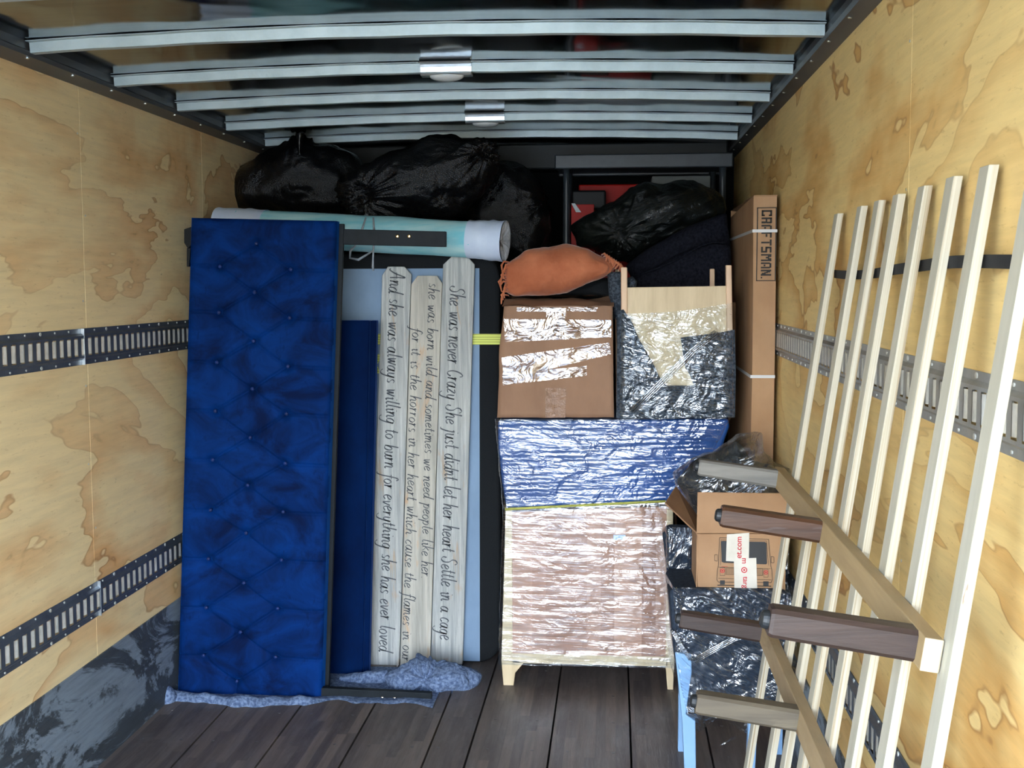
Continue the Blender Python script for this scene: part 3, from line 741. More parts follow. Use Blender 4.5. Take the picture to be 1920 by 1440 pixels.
# ---- black refuse bags
r = root('refuse_bag', 'leftmost black plastic bag with a pointed tied peak, beside the left wall', 'bag', tuple(at(560, 412, 5.85)), 'stuffed black plastic bags')
g = blob([(422, 362), (428, 340), (450, 318), (500, 288), (545, 262), (556, 252), (575, 253), (585, 262), (630, 272), (668, 296), (700, 340), (700, 395), (650, 408), (560, 408), (450, 402), (426, 388)], 5.85, .22, nz=.03, nf=5, seed=3, knots=[(563, 262, .010, 9, .10), (428, 372, .007, 8, .07)])
fin('sack', g, BAG, r, True)
g = G(); kp = at(562, 262, 5.66)
g.grid(lambda u, v: kp + V((.006 * math.cos(6.283 * u) * (1.6 + 2 * (v - .5) ** 2 * 4 + .5 * math.sin(19 * u)), .015 * math.sin(6.283 * u), -.10 + .13 * v)), 20, 10, cu=True)
fin('tied_neck', g, BAGG, r, True)
r = root('refuse_bag', 'big middle black plastic bag lying on the foam roll, gathered end facing out', 'bag', tuple(at(780, 425, 5.5)), 'stuffed black plastic bags')
g = blob([(634, 372), (636, 345), (655, 325), (700, 300), (760, 272), (805, 255), (850, 250), (885, 262), (905, 258), (936, 268), (935, 300), (925, 335), (900, 372), (868, 402), (838, 414), (780, 421), (720, 427), (690, 424), (655, 405)], 5.5, .20, nz=.022, nf=6, seed=11, knots=[(688, 375, .016, 19, .15), (915, 290, .014, 15, .10)], nt=260, np_=120)
fin('sack', g, BAG, r, True)
p = at(688, 402, 5.27)
for da, sw in ((-.028, -.02), (.012, .02), (-.005, .035)):
    g = G(); P = []
    for i in range(15):
        t = i / 14; P.append(p + V((da * math.sin(math.pi * t) * 1.2 + sw * t * .6, -.03 * math.sin(math.pi * t) + .0, -.03 + .03 * math.cos(t * 6.28) - .03 * t)))
    g.tube(P, .004, 6); fin('drawstring', g, TIE, r, True)
for pts in ([(686, 408), (676, 440), (665, 462), (657, 470), (656, 484), (672, 487), (700, 470)], [(700, 408), (702, 440), (700, 470), (699, 500), (700, 508)]):
    g = G()
    P = [at(a, b, 4.79 if 425 < b < 470 else (4.84 if b < 425 else 4.9)) + V((0, 0, 0)) for a, b in pts]
    P = [at(a, b, 5.0 if b < 425 else 5.02) for a, b in pts]; g.tube(P, [.004 + .002 * (i % 2) for i in range(len(P))], 6); fin('drawstring', g, TIE, r, True)
r = root('refuse_bag', 'rightmost black quilted plastic bag, behind the end of the foam roll', 'bag', tuple(at(980, 500, 5.95)), 'stuffed black plastic bags')
g = blob([(868, 400), (880, 350), (910, 312), (945, 297), (985, 310), (1018, 342), (1034, 385), (1038, 430), (1030, 478), (990, 500), (920, 496), (870, 470)], 5.95, .22, nz=.03, nf=5, seed=21, knots=[(1030, 380, .012, 12, .10)])
fin('sack', g, BAG, r, True)
# ---- shelving at the back
TY = 5.95
r = root('shelving_unit', 'dark grey plastic shelving unit behind the load, top shelf near the roof', 'shelf', tuple(at(1205, 470, TY + .2)))
g = G(); a = at(1041, 291, TY); b = at(1374, 289, TY); zt = a.z; zb = Z(1041, 317, TY)
g.box(a.x, b.x, TY, TY + .42, zb + .012, zt); g.box(a.x - .002, b.x + .002, TY - .006, TY + .016, zb, zt + .002); g.box(a.x - .002, b.x + .002, TY + .405, TY + .425, zb, zt + .002)
fin('top_shelf', g, PLAST, r, bevel=.006)
for px, yy in ((1062, TY + .04), (1354, TY + .04), (1062, TY + .38), (1345, TY + .38)):
    p = at(px, 400, yy); x = at(px, 400, TY + .04).x
    g = G().tube([(x, yy, 0), (x, yy, 1.62), (x, yy, 1.65), (x, yy, 2.05), (x, yy, 2.25), (x, yy, zb + .02)], [.017, .019, .021, .0175, .017, .019], 18)
    fin('post', g, PLAST, r, True)
g = G(); a2 = at(1080, 500, TY); g.box(at(1062, 0, TY).x, at(1354, 0, TY).x, TY, TY + .42, 1.56, 1.60); fin('lower_shelf', g, PLAST, r, bevel=.006); g = G(); g.box(at(1062, 0, TY).x, at(1354, 0, TY).x, TY, TY + .42, .80, .84); fin('lower_shelf', g, PLAST, r, bevel=.006)
# red and pale goods on and behind it
def boxpx(name, label, cat, pts, Y, d, m_, bevel=.006, group=None):
    return meta(fin(name, G().pp(pts, Y, Y + d), m_, bevel=bevel, seg=3), label, cat, group)
def shelfbox(name, label, cat, x0, x1, top, Y, d, m_, bev=.008, bottom=1.601):
    g = G().box(X(x0, top, Y), X(x1, top, Y), Y, Y + d, bottom, Z(x0, top, Y)); return meta(fin(name, g, m_, bevel=bev, seg=3), label, cat)
shelfbox('storage_bin', 'red plastic bin on the shelving, glimpsed behind its left post', 'bin', 1085, 1216, 346, 6.17, .17, RED)
shelfbox('storage_bin', 'grey-white bin at the back of the shelving beside its right post', 'bin', 1222, 1332, 330, 6.17, .17, GREYW)
shelfbox('tool_case', 'black plastic case on the shelving in front of the red bin', 'case', 1072, 1136, 357, 6.02, .13, BLKP, .01, Z(1100, 392, 6.02))
g = G().box(X(1071, 400, 5.99), X(1114, 400, 5.99), 5.99, 6.14, 1.601, Z(1071, 379, 5.99) - .012); g.mi = 1; g.pp([(1071, 381), (1078, 381), (1090, 398), (1080, 398)], 5.985, 5.992)
meta(fin('striped_case', g, [RED, WHITEP], bevel=.002), 'red case with a white slash on the shelving beside the left post', 'case')
# ---- wrapped black bundle
r = root('wrapped_bundle', 'long black film-wrapped bundle slanting below the dark shelving unit', 'bundle', tuple(at(1200, 492, 5.72)))
g = blob([(1070, 425), (1095, 405), (1140, 385), (1180, 362), (1220, 345), (1265, 337), (1305, 338), (1340, 355), (1358, 375), (1362, 398), (1330, 420), (1250, 455), (1180, 498), (1150, 492), (1110, 470), (1078, 462)], 5.72, .17, nz=.035, nf=5, seed=31, knots=[(1160, 440, .012, 14, .12)], nt=200, np_=90)
fin('wrapped_cloth', g, BAGW, r, True)
# ---- dark upholstered cushions
def cushion(outl, Y, D, label, seed, flat=3.2):
    return meta(fin('seat_cushion', blob(outl, Y, D, nz=.01, nf=4, seed=seed, flat=flat), NAVY, smooth=True), label, 'cushion', 'dark upholstered cushions')
cushion([(1172, 498), (1210, 470), (1290, 425), (1364, 396), (1370, 470), (1300, 510), (1240, 540), (1190, 530)], 5.50, .07, 'dark woven cushion with a seamed edge slanting up to the tall carton', 41)
cushion([(1182, 520), (1250, 490), (1310, 462), (1350, 452), (1372, 462), (1372, 600), (1185, 600)], 5.36, .07, 'dark woven cushion standing behind the maple stand, below the slanting one', 43, 4)
g = G(); P = [at(a, b, 5.30) for a, b in ((1184, 519), (1230, 504), (1268, 488), (1310, 463), (1335, 454), (1360, 456))]; g.tube(P, .004, 6)
P = [at(a, b, 4.995) for a, b in ((1175, 500), (1215, 478), (1290, 438), (1360, 408))]; 
meta(fin('seam_piping', g, NAVY, smooth=True), 'dark piping along the upper edge of the lower dark cushion', 'piping')
g = blob([(1010, 556), (1060, 528), (1150, 520), (1160, 560), (1100, 560)], 5.24, .08, nz=.01, seed=5)
meta(fin('folded_blanket', g, BLKCLOTH, smooth=True), 'black folded cloth peeking out below the orange pillow', 'blanket')
# ---- orange pillow
r = root('throw_pillow', 'rust-orange cotton throw pillow with tasselled ends on the taped carton', 'pillow', tuple(at(1045, 556, 4.98)))
pil = [(947, 545), (944, 500), (958, 488), (985, 470), (1020, 462), (1060, 460), (1100, 466), (1135, 482), (1160, 497), (1150, 512), (1110, 528), (1060, 546), (1010, 554), (965, 556)]
fin('cover', blob(pil, 5.02, .10, nz=.012, nf=8, seed=51, knots=[(1150, 500, .004, 12, .06)]), ORANGE, r, True)
for i in range(11):
    t = i / 10; p = at(947 + 4 * math.sin(i), 492 + t * 62, 4.99); g = G()
    g.tube([p + V((.02, .01, 0)), p + V((-.004, -.008, .004)), p + V((-.014 + .006 * math.sin(i * 2), -.012, -.012)), p + V((-.010, -.012, -.036 - .008 * math.cos(i * 3)))], [.003, .005, .005, .003], 6)
    fin('tassel', g, ORANGE, r, True)
for i in range(8):
    t = i / 7; p = at(1128 + 30 * t, 478 + 20 * t, 4.97); g = G()
    g.tube([p, p + V((.012, -.012, .006)), p + V((.022, -.014, -.010)), p + V((.018 + .01 * math.sin(i), -.014, -.028))], [.003, .005, .005, .003], 6)
    fin('tassel', g, ORANGE, r, True)

# ---- cabinet and what is stacked on it
CY = 4.96
r = root('wooden_cabinet', 'pinkish wooden cabinet with a tapered front leg, wrapped in clear film', 'cabinet', (X(1100, 1250, CY), CY + .2, 0))
tl, tr_, bl_, br_ = at(949, 960, CY), at(1262, 949, CY), at(944, 1243, CY), at(1264, 1250, CY)
g = G().prism([(tl.x + .02, tl.z), (tr_.x, tr_.z), (br_.x, br_.z), (bl_.x + .03, bl_.z)], CY + .004, CY + .42); fin('side_panel', g, CABW, r, bevel=.002)
g = G().pp([(948, 955), (960, 955), (961, 1235), (982, 1243), (966, 1262), (961, 1301), (945, 1301), (940, 1240), (944, 1100)], CY, CY + .04); fin('leg', g, WOODP, r, bevel=.003, label='pale maple front corner post and leg')
g = G().pp([(1250, 955), (1262, 955), (1264, 1250), (1262, 1301), (1252, 1301), (1248, 1250)], CY, CY + .04); fin('leg', g, WOODP, r, bevel=.003)
for px in (950, 1256):
    x = X(px, 1250, CY); g = G().box(x - .015, x + .015, CY + .38, CY + .42, 0, .14); fin('leg', g, WOODP, r, bevel=.003)
g = G().pp([(960, 1225), (1252, 1232), (1252, 1250), (985, 1244), (961, 1243)], CY + .0, CY + .03); fin('bottom_rail', g, WOODP, r, bevel=.002)
lb = G().pp([(1150, 1003), (1173, 1003), (1173, 1012), (1150, 1012)], CY - .004, CY - .002); fin('sticker', lb, mat('pale_blue_sticker', srgb(150, 180, 220), srgb(220, 230, 240), (60, 1, 1), 3, rough=.5), r)
def shell(pts4, Y, off, nu=90, nv=90, am=.004, seed=0, wrap=.18, bul=0.0):
    """film pulled round the front and both sides of a block; pts4 = tl, tr, bl, br in picture terms at distance Y"""
    A, B, C, D = [at(*p, Y) for p in pts4]; g = G()
    def fn(u, v):
        uu = (u - .12) / .76
        if uu < 0: t, back = 0, -uu / .158 * wrap
        elif uu > 1: t, back = 1, (uu - 1) / .158 * wrap
        else: t, back = uu, 0
        p = A.lerp(B, t).lerp(C.lerp(D, t), v)
        sx_ = -off if uu <= 0 else (off if uu >= 1 else 0)
        n_ = am * (fz((u * 3, v * 3, 0), 2, seed) + .6 * fz((u * 4, v * 40, 0), 1, seed) + .5 * abs(fz((u * 9, v * 12, 0), 1.5, seed)))
        return V((p.x + sx_ + (n_ if back else 0), Y - off - n_ - bul * math.sin(math.pi * min(1, max(0, uu))) + back, p.z))
    g.grid(fn, nu, nv); return g
FILMC = film('stretch_film_streaky', -.05, (1.1, 1, 30), amt=.36, ns=4.8, crumple=.22, rough=.08, base=.02, lo=.44, hi=.62, bd=.0012)
fin('stretch_film', shell([(944, 950), (1266, 941), (936, 1246), (1270, 1252)], CY, .006, seed=2), FILMC, r, True)
# blue quilt bundle
bot = [(933, 789), (1150, 788), (1366, 785), (1368, 800), (1352, 845), (1320, 900), (1290, 935), (1250, 941), (1100, 946), (949, 954), (940, 900), (934, 840)]
r = root('moving_quilt', 'royal blue moving quilt folded over the cabinet top under clear film', 'blanket', (X(1140, 950, CY), CY + .2, Z(1140, 950, CY)))
fin('quilt', G().pp(bot, CY - .012, CY + .44), BLUEB, r, bevel=.012, seg=3)
g = G(); P = [at(a, b, CY - .02) for a, b in ((947, 955), (1000, 952), (1100, 947), (1180, 943), (1248, 940))]; g.tube(P, .0055, 8); fin('edge_binding', g, PIPING, r, True)
FILMB = film('stretch_film_diagonal', -.10, (1.6, 1, 24), amt=.22, ns=5.0, crumple=.35, rough=.08, base=.012, tintc=(.94, .97, 1, 1), lo=.46, hi=.64, bd=.0014)
fin('stretch_film', shell([(930, 786), (1368, 783), (945, 956), (1290, 944)], CY - .012, .007, seed=5), FILMB, r, True)
# ---- taped brown carton
KY = 4.93
r = root('taped_carton', 'battered brown cardboard carton covered in shiny packing tape, below the orange pillow', 'carton', (X(1040, 783, KY), KY + .2, Z(1040, 783, KY)))
g = G(); A, B, C, D = at(945, 574, KY), at(1149, 573, KY), at(932, 783, KY), at(1151, 783, KY)
def cf(u, v, y):
    p = A.lerp(B, u).lerp(C.lerp(D, u), v); k = .006 * fz((u * 2, v * 2, y), 1.6, 3)
    bulge = -.010 * math.exp(-((v - .4) / .18) ** 2) if u < .03 else 0
    return V((p.x + bulge + k * (u - .5), KY + y - .010 * math.sin(math.pi * u) * math.sin(math.pi * v) + k, p.z + .004 * fz((u * 3, y, v), 2)))
n = 26
g.grid(lambda u, v: cf(u, v, 0), n, n); g.grid(lambda u, v: cf(u, v, .40), n, n)
g.grid(lambda u, v: cf(0, v, .40 * u), 10, n); g.grid(lambda u, v: cf(1, v, .40 * u), 10, n)
g.grid(lambda u, v: cf(u, 1, .40 * v), n, 10)
bmesh.ops.remove_doubles(g.b, verts=g.b.verts, dist=.0005)
fin('carton_body', g, CARD, r, True)
g = G()    # sagging top flaps, worn edges
def flap(u, v, y0=0, y1=.2, sgn=1):
    a = A.lerp(B, -.02 + 1.03 * u); y = y0 + (y1 - y0) * v
    z = .032 * math.sin(min(1, v * 1.0) * 1.57) + .012 * fz((u * 4, v * 2, 1), 1.5) + (.006 * abs(fz((u * 12, 0, 0), 1.5)) if v < .05 else 0)
    return V((a.x, KY + y - .006, A.z + z * (1 if sgn > 0 else 1) - .004))
for dz in (0, .004): g.grid(lambda u, v: flap(u, v) + V((0, 0, dz)), 40, 8)
fin('top_flap', g, CARD, r, True)
g = G()
for dz in (0, .004): g.grid(lambda u, v: V((A.x + (B.x - A.x) * u, KY + .40 - .2 * v, A.z + .028 + .012 * v + dz + .01 * fz((u * 3, v, 9), 1.3))), 30, 6)
fin('top_flap', g, CARD, r, True)
def tape(pts, Y, off, m_, par, nu=40, nv=10, wr=.0015, seed=0, name='packing_tape', surf=None):
    a, b, c, d = [at(*p, Y) for p in pts]; g = G()
    def fn(u, v):
        p = a.lerp(b, u).lerp(c.lerp(d, u), v); y = Y
        if surf:
            uu = (p.x - A.x) / (B.x - A.x); vv = (A.z - p.z) / (A.z - C.z); y = surf(max(0, min(1, uu)), max(0, min(1, vv)))
        return V((p.x, y - off - wr * abs(fz((u * 6, v * 3, 0), 2.2, seed)) - wr * .6 * fz((u * 14, v * 8, 0), 1, seed), p.z))
    g.grid(fn, nu, nv); return fin(name, g, m_, par, True)
sf = lambda u, v: cf(u, v, 0).y
TAPEM = film('shiny_carton_tape', (.03), (2.2, 1, 6), amt=.20, ns=2.6, crumple=.5, rough=.12, base=.05, lo=.30, hi=.55, tintc=(.97, .95, .93, 1), bd=.006)
for pts, nm in (([(969, 576), (1121, 576), (969, 584), (1118, 584)], 0), ([(944, 598), (1146, 600), (947, 641), (1146, 632)], 1), ([(1024, 578), (1061, 578), (1026, 624), (1062, 624)], 2),
                ([(941, 670), (1142, 642), (944, 712), (1146, 664)], 3), ([(942, 700), (1100, 686), (943, 722), (1100, 704)], 4)):
    tape(pts, KY, .0022 + .0006 * nm, TAPEM, r, seed=nm, surf=sf)
tape([(1023, 727), (1062, 727), (1022, 783), (1060, 783)], KY, .002, TAPEB, r, seed=9, surf=sf)
# ---- maple stand upside down, wrapped with felt
WY = 4.90
r = root('maple_stand', 'upturned pale maple stand with corner posts, wrapped in blue felt and clear film', 'stand', (X(1270, 783, WY), WY + .2, Z(1270, 783, WY)))
fin('panel', G().pp([(1176, 539), (1362, 536), (1368, 778), (1176, 778)], WY + .006, WY + .024), WOODP, r, bevel=.0015)
fin('panel', G().pp([(1176, 600), (1362, 600), (1368, 778), (1176, 778)], WY + .34, WY + .358), WOODP, r, bevel=.0015)
for q in ([(1164, 501), (1176, 501), (1178, 778), (1166, 778)], [(1361, 497), (1372, 497), (1376, 778), (1364, 778)]):
    fin('post', G().pp(q, WY - .004, WY + .032), WOODE, r, bevel=.004)
for q in ([(1153, 505), (1162, 505), (1164, 770), (1155, 770)], [(1331, 504), (1340, 504), (1342, 770), (1333, 770)]):
    fin('post', G().pp(q, WY + .34, WY + .372), WOODE, r, bevel=.004)
ft = [(1158, 583), (1169, 580), (1177, 592), (1186, 606), (1197, 634), (1212, 659), (1226, 684), (1236, 706), (1250, 723), (1301, 723), (1293, 702), (1285, 690), (1280, 659), (1276, 633), (1300, 630), (1340, 625), (1378, 618), (1380, 700), (1378, 783), (1155, 784)]
fin('felt_wrap', G().pp(ft, WY - .014, WY - .006), FELT, r, bevel=.002)
g = G(); P = [at(a, b, WY + .10) for a, b in ((1154, 514), (1156, 552), (1168, 600), (1170, 700), (1170, 770))]
g.tube([P[0] + V((.0, 0, .010))] + P, [.018, .034, .034, .028, .026, .026], 22); fin('felt_wrap', g, FELT, r, True)
g = blob([(1176, 521), (1186, 518), (1195, 528), (1192, 545), (1176, 545)], WY + .10, .04, seed=3); fin('felt_wrap', g, FELT, r, True)
FILMS = film('stretch_film_crinkled', -.16, (1.8, 1, 14), amt=.18, ns=5.5, crumple=.6, rough=.08, base=.012, lo=.46, hi=.66, bd=.003)
def stand_film(u, v):
    a, b = at(1160, 590 - 10 * u, WY), at(1380, 570 + 8 * u, WY); c, d = at(1150, 786, WY), at(1380, 783, WY)
    p = at(1160 + 220 * u, 588 - 22 * u + 30 * math.sin(math.pi * u) * .2, WY).lerp(at(1156 + 224 * u, 783 - 2 * u, WY), v)
    n_ = .004 * (fz((u * 3, v * 3, 0), 2, 8) + .8 * abs(fz((u * 6, v * 11, 0), 1.6, 4)))
    e = -.03 * (math.exp(-u / .02) + math.exp(-(1 - u) / .02))
    return V((p.x, WY - .022 - n_ - e, p.z))
fin('stretch_film', G().grid(stand_film, 90, 70), FILMS, r, True)
def cord(name, pts, Y, wd, m_, par):
    g = G()
    for k in range(4):
        P = [at(a + k * 3.2 - 5, b + k * 1.6, Y - .003 * k) for a, b in pts]; g.tube(P, wd * (1, .6, .8, .5)[k], 5)
    return fin(name, g, m_, par, True)
FOLD = film('stretch_film_folded', .8, (2, 1, 8), amt=.35, crumple=.5, base=.25, rough=.12)
cord('film_fold', [(1186, 770), (1215, 740), (1250, 705), (1300, 655), (1345, 620)], WY - .032, .0035, FOLD, r)
# ---- tall tan carton with block lettering
BY_ = 4.74
r = root('tall_carton', 'tall narrow tan carton with black framed brand lettering, beside the right wall', 'carton', (X(1430, 850, BY_), BY_ + .45, 0))
zt = Z(1435, 367, BY_); xl, xr = X(1415, 600, BY_) - .004, X(1458, 600, BY_)
fr = [(1413, 369), (1462, 367), (1459, 540), (1456, 850), (1453, 1200), (1403, 1200), (1408, 850), (1412, 500)]
p1 = at(1414, 369, BY_); p2 = at(1461, 367, BY_)
xl, xr = p1.x, min(p2.x, XR - .018)
g = G(); n = 20
def cb(x, y, z): return V((x + .004 * fz((y, z, 0), 1.4, 2) * (1 if x < xl + .01 else .2), y, z))
def face(fn, nu, nv): g.grid(fn, nu, nv)
face(lambda u, v: cb(xl + (xr - xl) * u - .018 * 0, BY_ + .003 * math.sin(3.14 * u), zt * v), 6, 60)
face(lambda u, v: cb(xl, BY_ + .95 * u, zt * v - .03 * (u if v > .98 else 0)), 20, 60)
face(lambda u, v: cb(xr, BY_ + .95 * u, zt * v), 20, 60)
face(lambda u, v: cb(xl + (xr - xl) * u, BY_ + .95, zt * v), 6, 60)
face(lambda u, v: cb(xl + (xr - xl) * u, BY_ + .95 * v, zt - .004 * math.sin(math.pi * u)), 6, 20)
bmesh.ops.remove_doubles(g.b, verts=g.b.verts, dist=.002)
fin('carton_body', g, CARDS, r)
g = G().box(xl - .001, xr + .001, BY_ - .003, BY_ + .30, zt - .001, zt + .003); fin('top_flap', g, CARDS, r, bevel=.001)
# framed lettering
ya = BY_ - .0035
lx0, lx1, lz0, lz1 = xl + .012, xl + .012 + .076, Z(1430, 527, BY_), Z(1430, 389, BY_)
g = G(); t_ = .0032
for q in ((lx0, lx1, lz1 - t_, lz1), (lx0, lx1, lz0, lz0 + t_), (lx0, lx0 + t_, lz0, lz1), (lx1 - t_, lx1, lz0, lz1)): g.box(q[0], q[1], ya - .0006, ya + .003, q[2], q[3])
fin('print_frame', g, PRINTK, r)
# block letters built from bars in a 4 x 6 cell (letter tops to the right)
BLK = {'C': [(0, 0, 1, 6), (0, 5, 3.6, 6), (0, 0, 3.6, 1), (2.7, 4.2, 3.6, 6), (2.7, 0, 3.6, 1.8)],
 'R': [(0, 0, 1, 6), (0, 5, 3.4, 6), (2.6, 2.8, 3.6, 5.6), (1, 2.4, 3.4, 3.3), (2.4, 0, 3.6, 2.4)],
 'A': [(0, 0, 1, 5.2), (2.7, 0, 3.7, 5.2), (.5, 5, 3.2, 6), (1.3, 1.6, 2.4, 2.6)],
 'F': [(0, 0, 1, 6), (0, 5, 3.4, 6), (1.2, 2.5, 2.9, 3.5)],
 'T': [(0, 5, 3.8, 6), (1.4, 0, 2.4, 4.8)],
 'S': [(0, 5, 3.6, 6), (0, 3, 1, 5), (0, 2.5, 3.6, 3.5), (2.6, 1, 3.6, 3), (0, 0, 3.6, 1)],
 'M': [(0, 0, 1, 6), (3.4, 0, 4.4, 6), (1, 4, 1.8, 6), (2.6, 4, 3.4, 6), (1.7, 2.8, 2.7, 4.6)],
 'N': [(0, 0, 1, 6), (2.7, 0, 3.7, 6), (.9, 3.3, 1.7, 5.4), (1.5, 2, 2.2, 4), (2.0, .6, 2.8, 2.8)],
 '.': [(0, 0, .8, .8)]}
word = 'CRAFTSMAN.'; adv = {'M': 5.2, '.': .8}
tot = sum(adv.get(c, 4.5) for c in word); sc = (lz1 - lz0 - .022) / tot; zz = lz1 - .011
g = G(); hgt = (lx1 - lx0) - .036
for ch in word:
    for (a, b, c, d) in BLK[ch]:
        cut = .18 if ch != '.' else 0
        g.box(lx0 + .018 + b / 6 * hgt, lx0 + .018 + d / 6 * hgt, ya - .0006, ya + .003, zz - c * sc, zz - a * sc)
    zz -= adv.get(ch, 4.5) * sc
fin('lettering', g, PRINTK, r)
for za, tilt in ((Z(1435, 433, BY_), .0), (Z(1435, 706, BY_), -.004)):
    g = G().box(xl - .004, xr + .002, BY_ - .006, BY_ - .0045, za - .006, za + .006); g.box(xl - .0055, xl - .004, BY_ - .006, BY_ + .95, za - .006, za + .006)
    fin('strapping_band', g, BANDW, r)

# ---- film-wrapped chair
CHY = 4.02
r = root('wrapped_chair', 'slate blue upholstered chair with white legs, wrapped in clear stretch film', 'chair', (X(1370, 1300, CHY), CHY + .2, 0))
sd = [(1254, 1112), (1262, 1104), (1460, 1107), (1484, 1112), (1484, 1338), (1290, 1338), (1264, 1230)]
fin('seat', G().pp(sd, CHY, CHY + .30), UPH, r, bevel=.018, seg=4)
bk = [(1243, 1005), (1250, 990), (1470, 996), (1478, 1010), (1478, 1130), (1256, 1130)]
fin('backrest', G().pp(bk, CHY + .31, CHY + .40), UPH, r, bevel=.02, seg=4)
g = G().pp([(1266, 1224), (1296, 1228), (1297, 1260), (1286, 1340), (1304, 1352), (1305, 1440), (1303, 1478), (1285, 1478), (1279, 1352)], CHY - .014, CHY + .02); fin('leg', g, WLEG, r, bevel=.003)
g = G().pp([(1262, 1228), (1266, 1224), (1280, 1352), (1285, 1478), (1282, 1478), (1274, 1340)], CHY - .010, CHY + .02)
g = G().pp([(1404, 1338), (1422, 1338), (1414, 1478), (1398, 1478)], CHY + .0, CHY + .035); fin('leg', g, WLEG, r, bevel=.003)
for px in (1290, 1480):
    x = X(px, 1300, CHY); g = G().box(x - .018, x + .018, CHY + .26, CHY + .295, 0, .26); fin('leg', g, WLEG, r, bevel=.003)
FILMH = film('stretch_film_dark_diagonal', -.5, (1.6, 1, 18), amt=.24, ns=5.0, crumple=.7, rough=.08, base=.015, lo=.45, hi=.64, bd=.003)
def chair_film(u, v):
    L = [(1251, 1101), (1254, 1160), (1256, 1225), (1266, 1290), (1280, 1345)]; f = v * 4; i = min(3, int(f)); f -= i
    a = (L[i][0] * (1 - f) + L[i + 1][0] * f, L[i][1] * (1 - f) + L[i + 1][1] * f)
    p = at(a[0] - 3, a[1], CHY - .018).lerp(at(1494, a[1] + 2, CHY - .018), u)
    if u < .06: p.y += (.06 - u) / .06 * .28
    n_ = .005 * (fz((u * 3, v * 3, 0), 2, 6) + 1.0 * abs(fz((u * 5, v * 9, 0), 1.6, 1)))
    return V((p.x, p.y - n_, p.z))
fin('stretch_film', G().grid(chair_film, 80, 70), FILMH, r, True)
FILMV = film('stretch_film_upright', 1.45, (1.4, 1, 22), amt=.3, ns=4.0, crumple=.5, rough=.08, base=.02, lo=.44, hi=.62, bd=.003)
def back_film(u, v):
    p = at(1239 + 3 * v, 988, CHY + .295).lerp(at(1480, 992, CHY + .295), u); z0 = p.z; z1 = Z(1300, 1128, CHY + .295)
    n_ = .004 * (fz((u * 3, v * 3, 0), 2, 6) + abs(fz((u * 9, v * 3, 0), 1.6, 1)))
    return V((p.x, p.y - n_ + (.10 * (.05 - u) / .05 if u < .05 else 0), z0 + (z1 - z0) * v))
fin('stretch_film', G().grid(back_film, 70, 30), FILMV, r, True)
g = G()
g.grid(lambda u, v: at(1290 + 150 * u, 1338 + 10 * v + 26 * v * math.sin(u * 9 + 1) * .5 + 14 * v, CHY - .012 + .05 * v + .02 * fz((u * 5, v, 0), 1.5)), 40, 8); fin('film_tail', g, FILMH, r, True)
WISP = film('stretch_film_pale', .9, (2, 1, 10), amt=.4, crumple=.6, base=.3, rough=.15)
cord('film_fold', [(1300, 1238), (1340, 1215), (1375, 1196), (1400, 1190)], CHY - .03, .003, WISP, r)
cord('film_fold', [(1298, 1238), (1275, 1205), (1262, 1180)], CHY - .028, .003, WISP, r)
g = G(); g.grid(lambda u, v: at(1354 + 28 * u - 4 * v, 1397 - 14 * u * (1 - v) - 18 * v * u, CHY - .02 - .01 * u), 4, 4); fin('film_tail', g, WISP, r, True)
# ---- printed shipping carton on the chair
TY2 = 4.05
r = root('shipping_carton', 'open tan shipping carton with a printed toy truck, sitting on the wrapped chair', 'carton', (X(1390, 1108, TY2), TY2 + .12, Z(1390, 1108, TY2)))
A1, B1, C1, D1 = at(1306, 1001, TY2), at(1474, 1001, TY2), at(1308, 1102, TY2), at(1469, 1110, TY2)
g = G(); th = .004
g.prism([(A1.x, A1.z), (B1.x, B1.z), (D1.x, D1.z), (C1.x, C1.z)], TY2, TY2 + th)
g.box(A1.x, A1.x + th, TY2, TY2 + .24, C1.z, A1.z); g.box(B1.x - th, B1.x, TY2, TY2 + .24, D1.z, B1.z); g.box(A1.x, B1.x, TY2 + .236, TY2 + .24, D1.z + .002, A1.z); g.box(A1.x, B1.x, TY2, TY2 + .24, D1.z, D1.z + th)
fin('carton_body', g, CARDS, r, bevel=.001)
fin('front_flap', G().pp([(1308, 923), (1475, 925), (1476, 1000), (1306, 1000)], TY2 - .001, TY2 + .003), CARDS, r, bevel=.001)
a, b = at(1306, 1001, TY2), at(1306, 918, TY2); g = G()
f1, f2, f3, f4 = at(1307, 998, TY2), at(1246, 943, TY2 + .16), at(1257, 913, TY2 + .2), at(1308, 990, TY2 + .22)
v_ = [g.b.verts.new(q) for q in (f1, at(1300, 960, TY2 + .02), at(1262, 913, TY2 + .03), f2, at(1262, 965, TY2 + .02), at(1296, 999, TY2))]
g = G(); pts = [(1306, 1000), (1300, 972), (1266, 912), (1246, 944), (1262, 968)]
fr = [at(1306, 1001, TY2 + .002), at(1246, 944, TY2 + .02), at(1266, 913, TY2 + .20), at(1306, 968, TY2 + .235)]
tk = V((.004, 0, .002)); g.hexa([fr[0], fr[3], fr[2], fr[1], fr[0] + tk, fr[3] + tk, fr[2] + tk, fr[1] + tk]); fin('side_flap', g, CARDD, r)
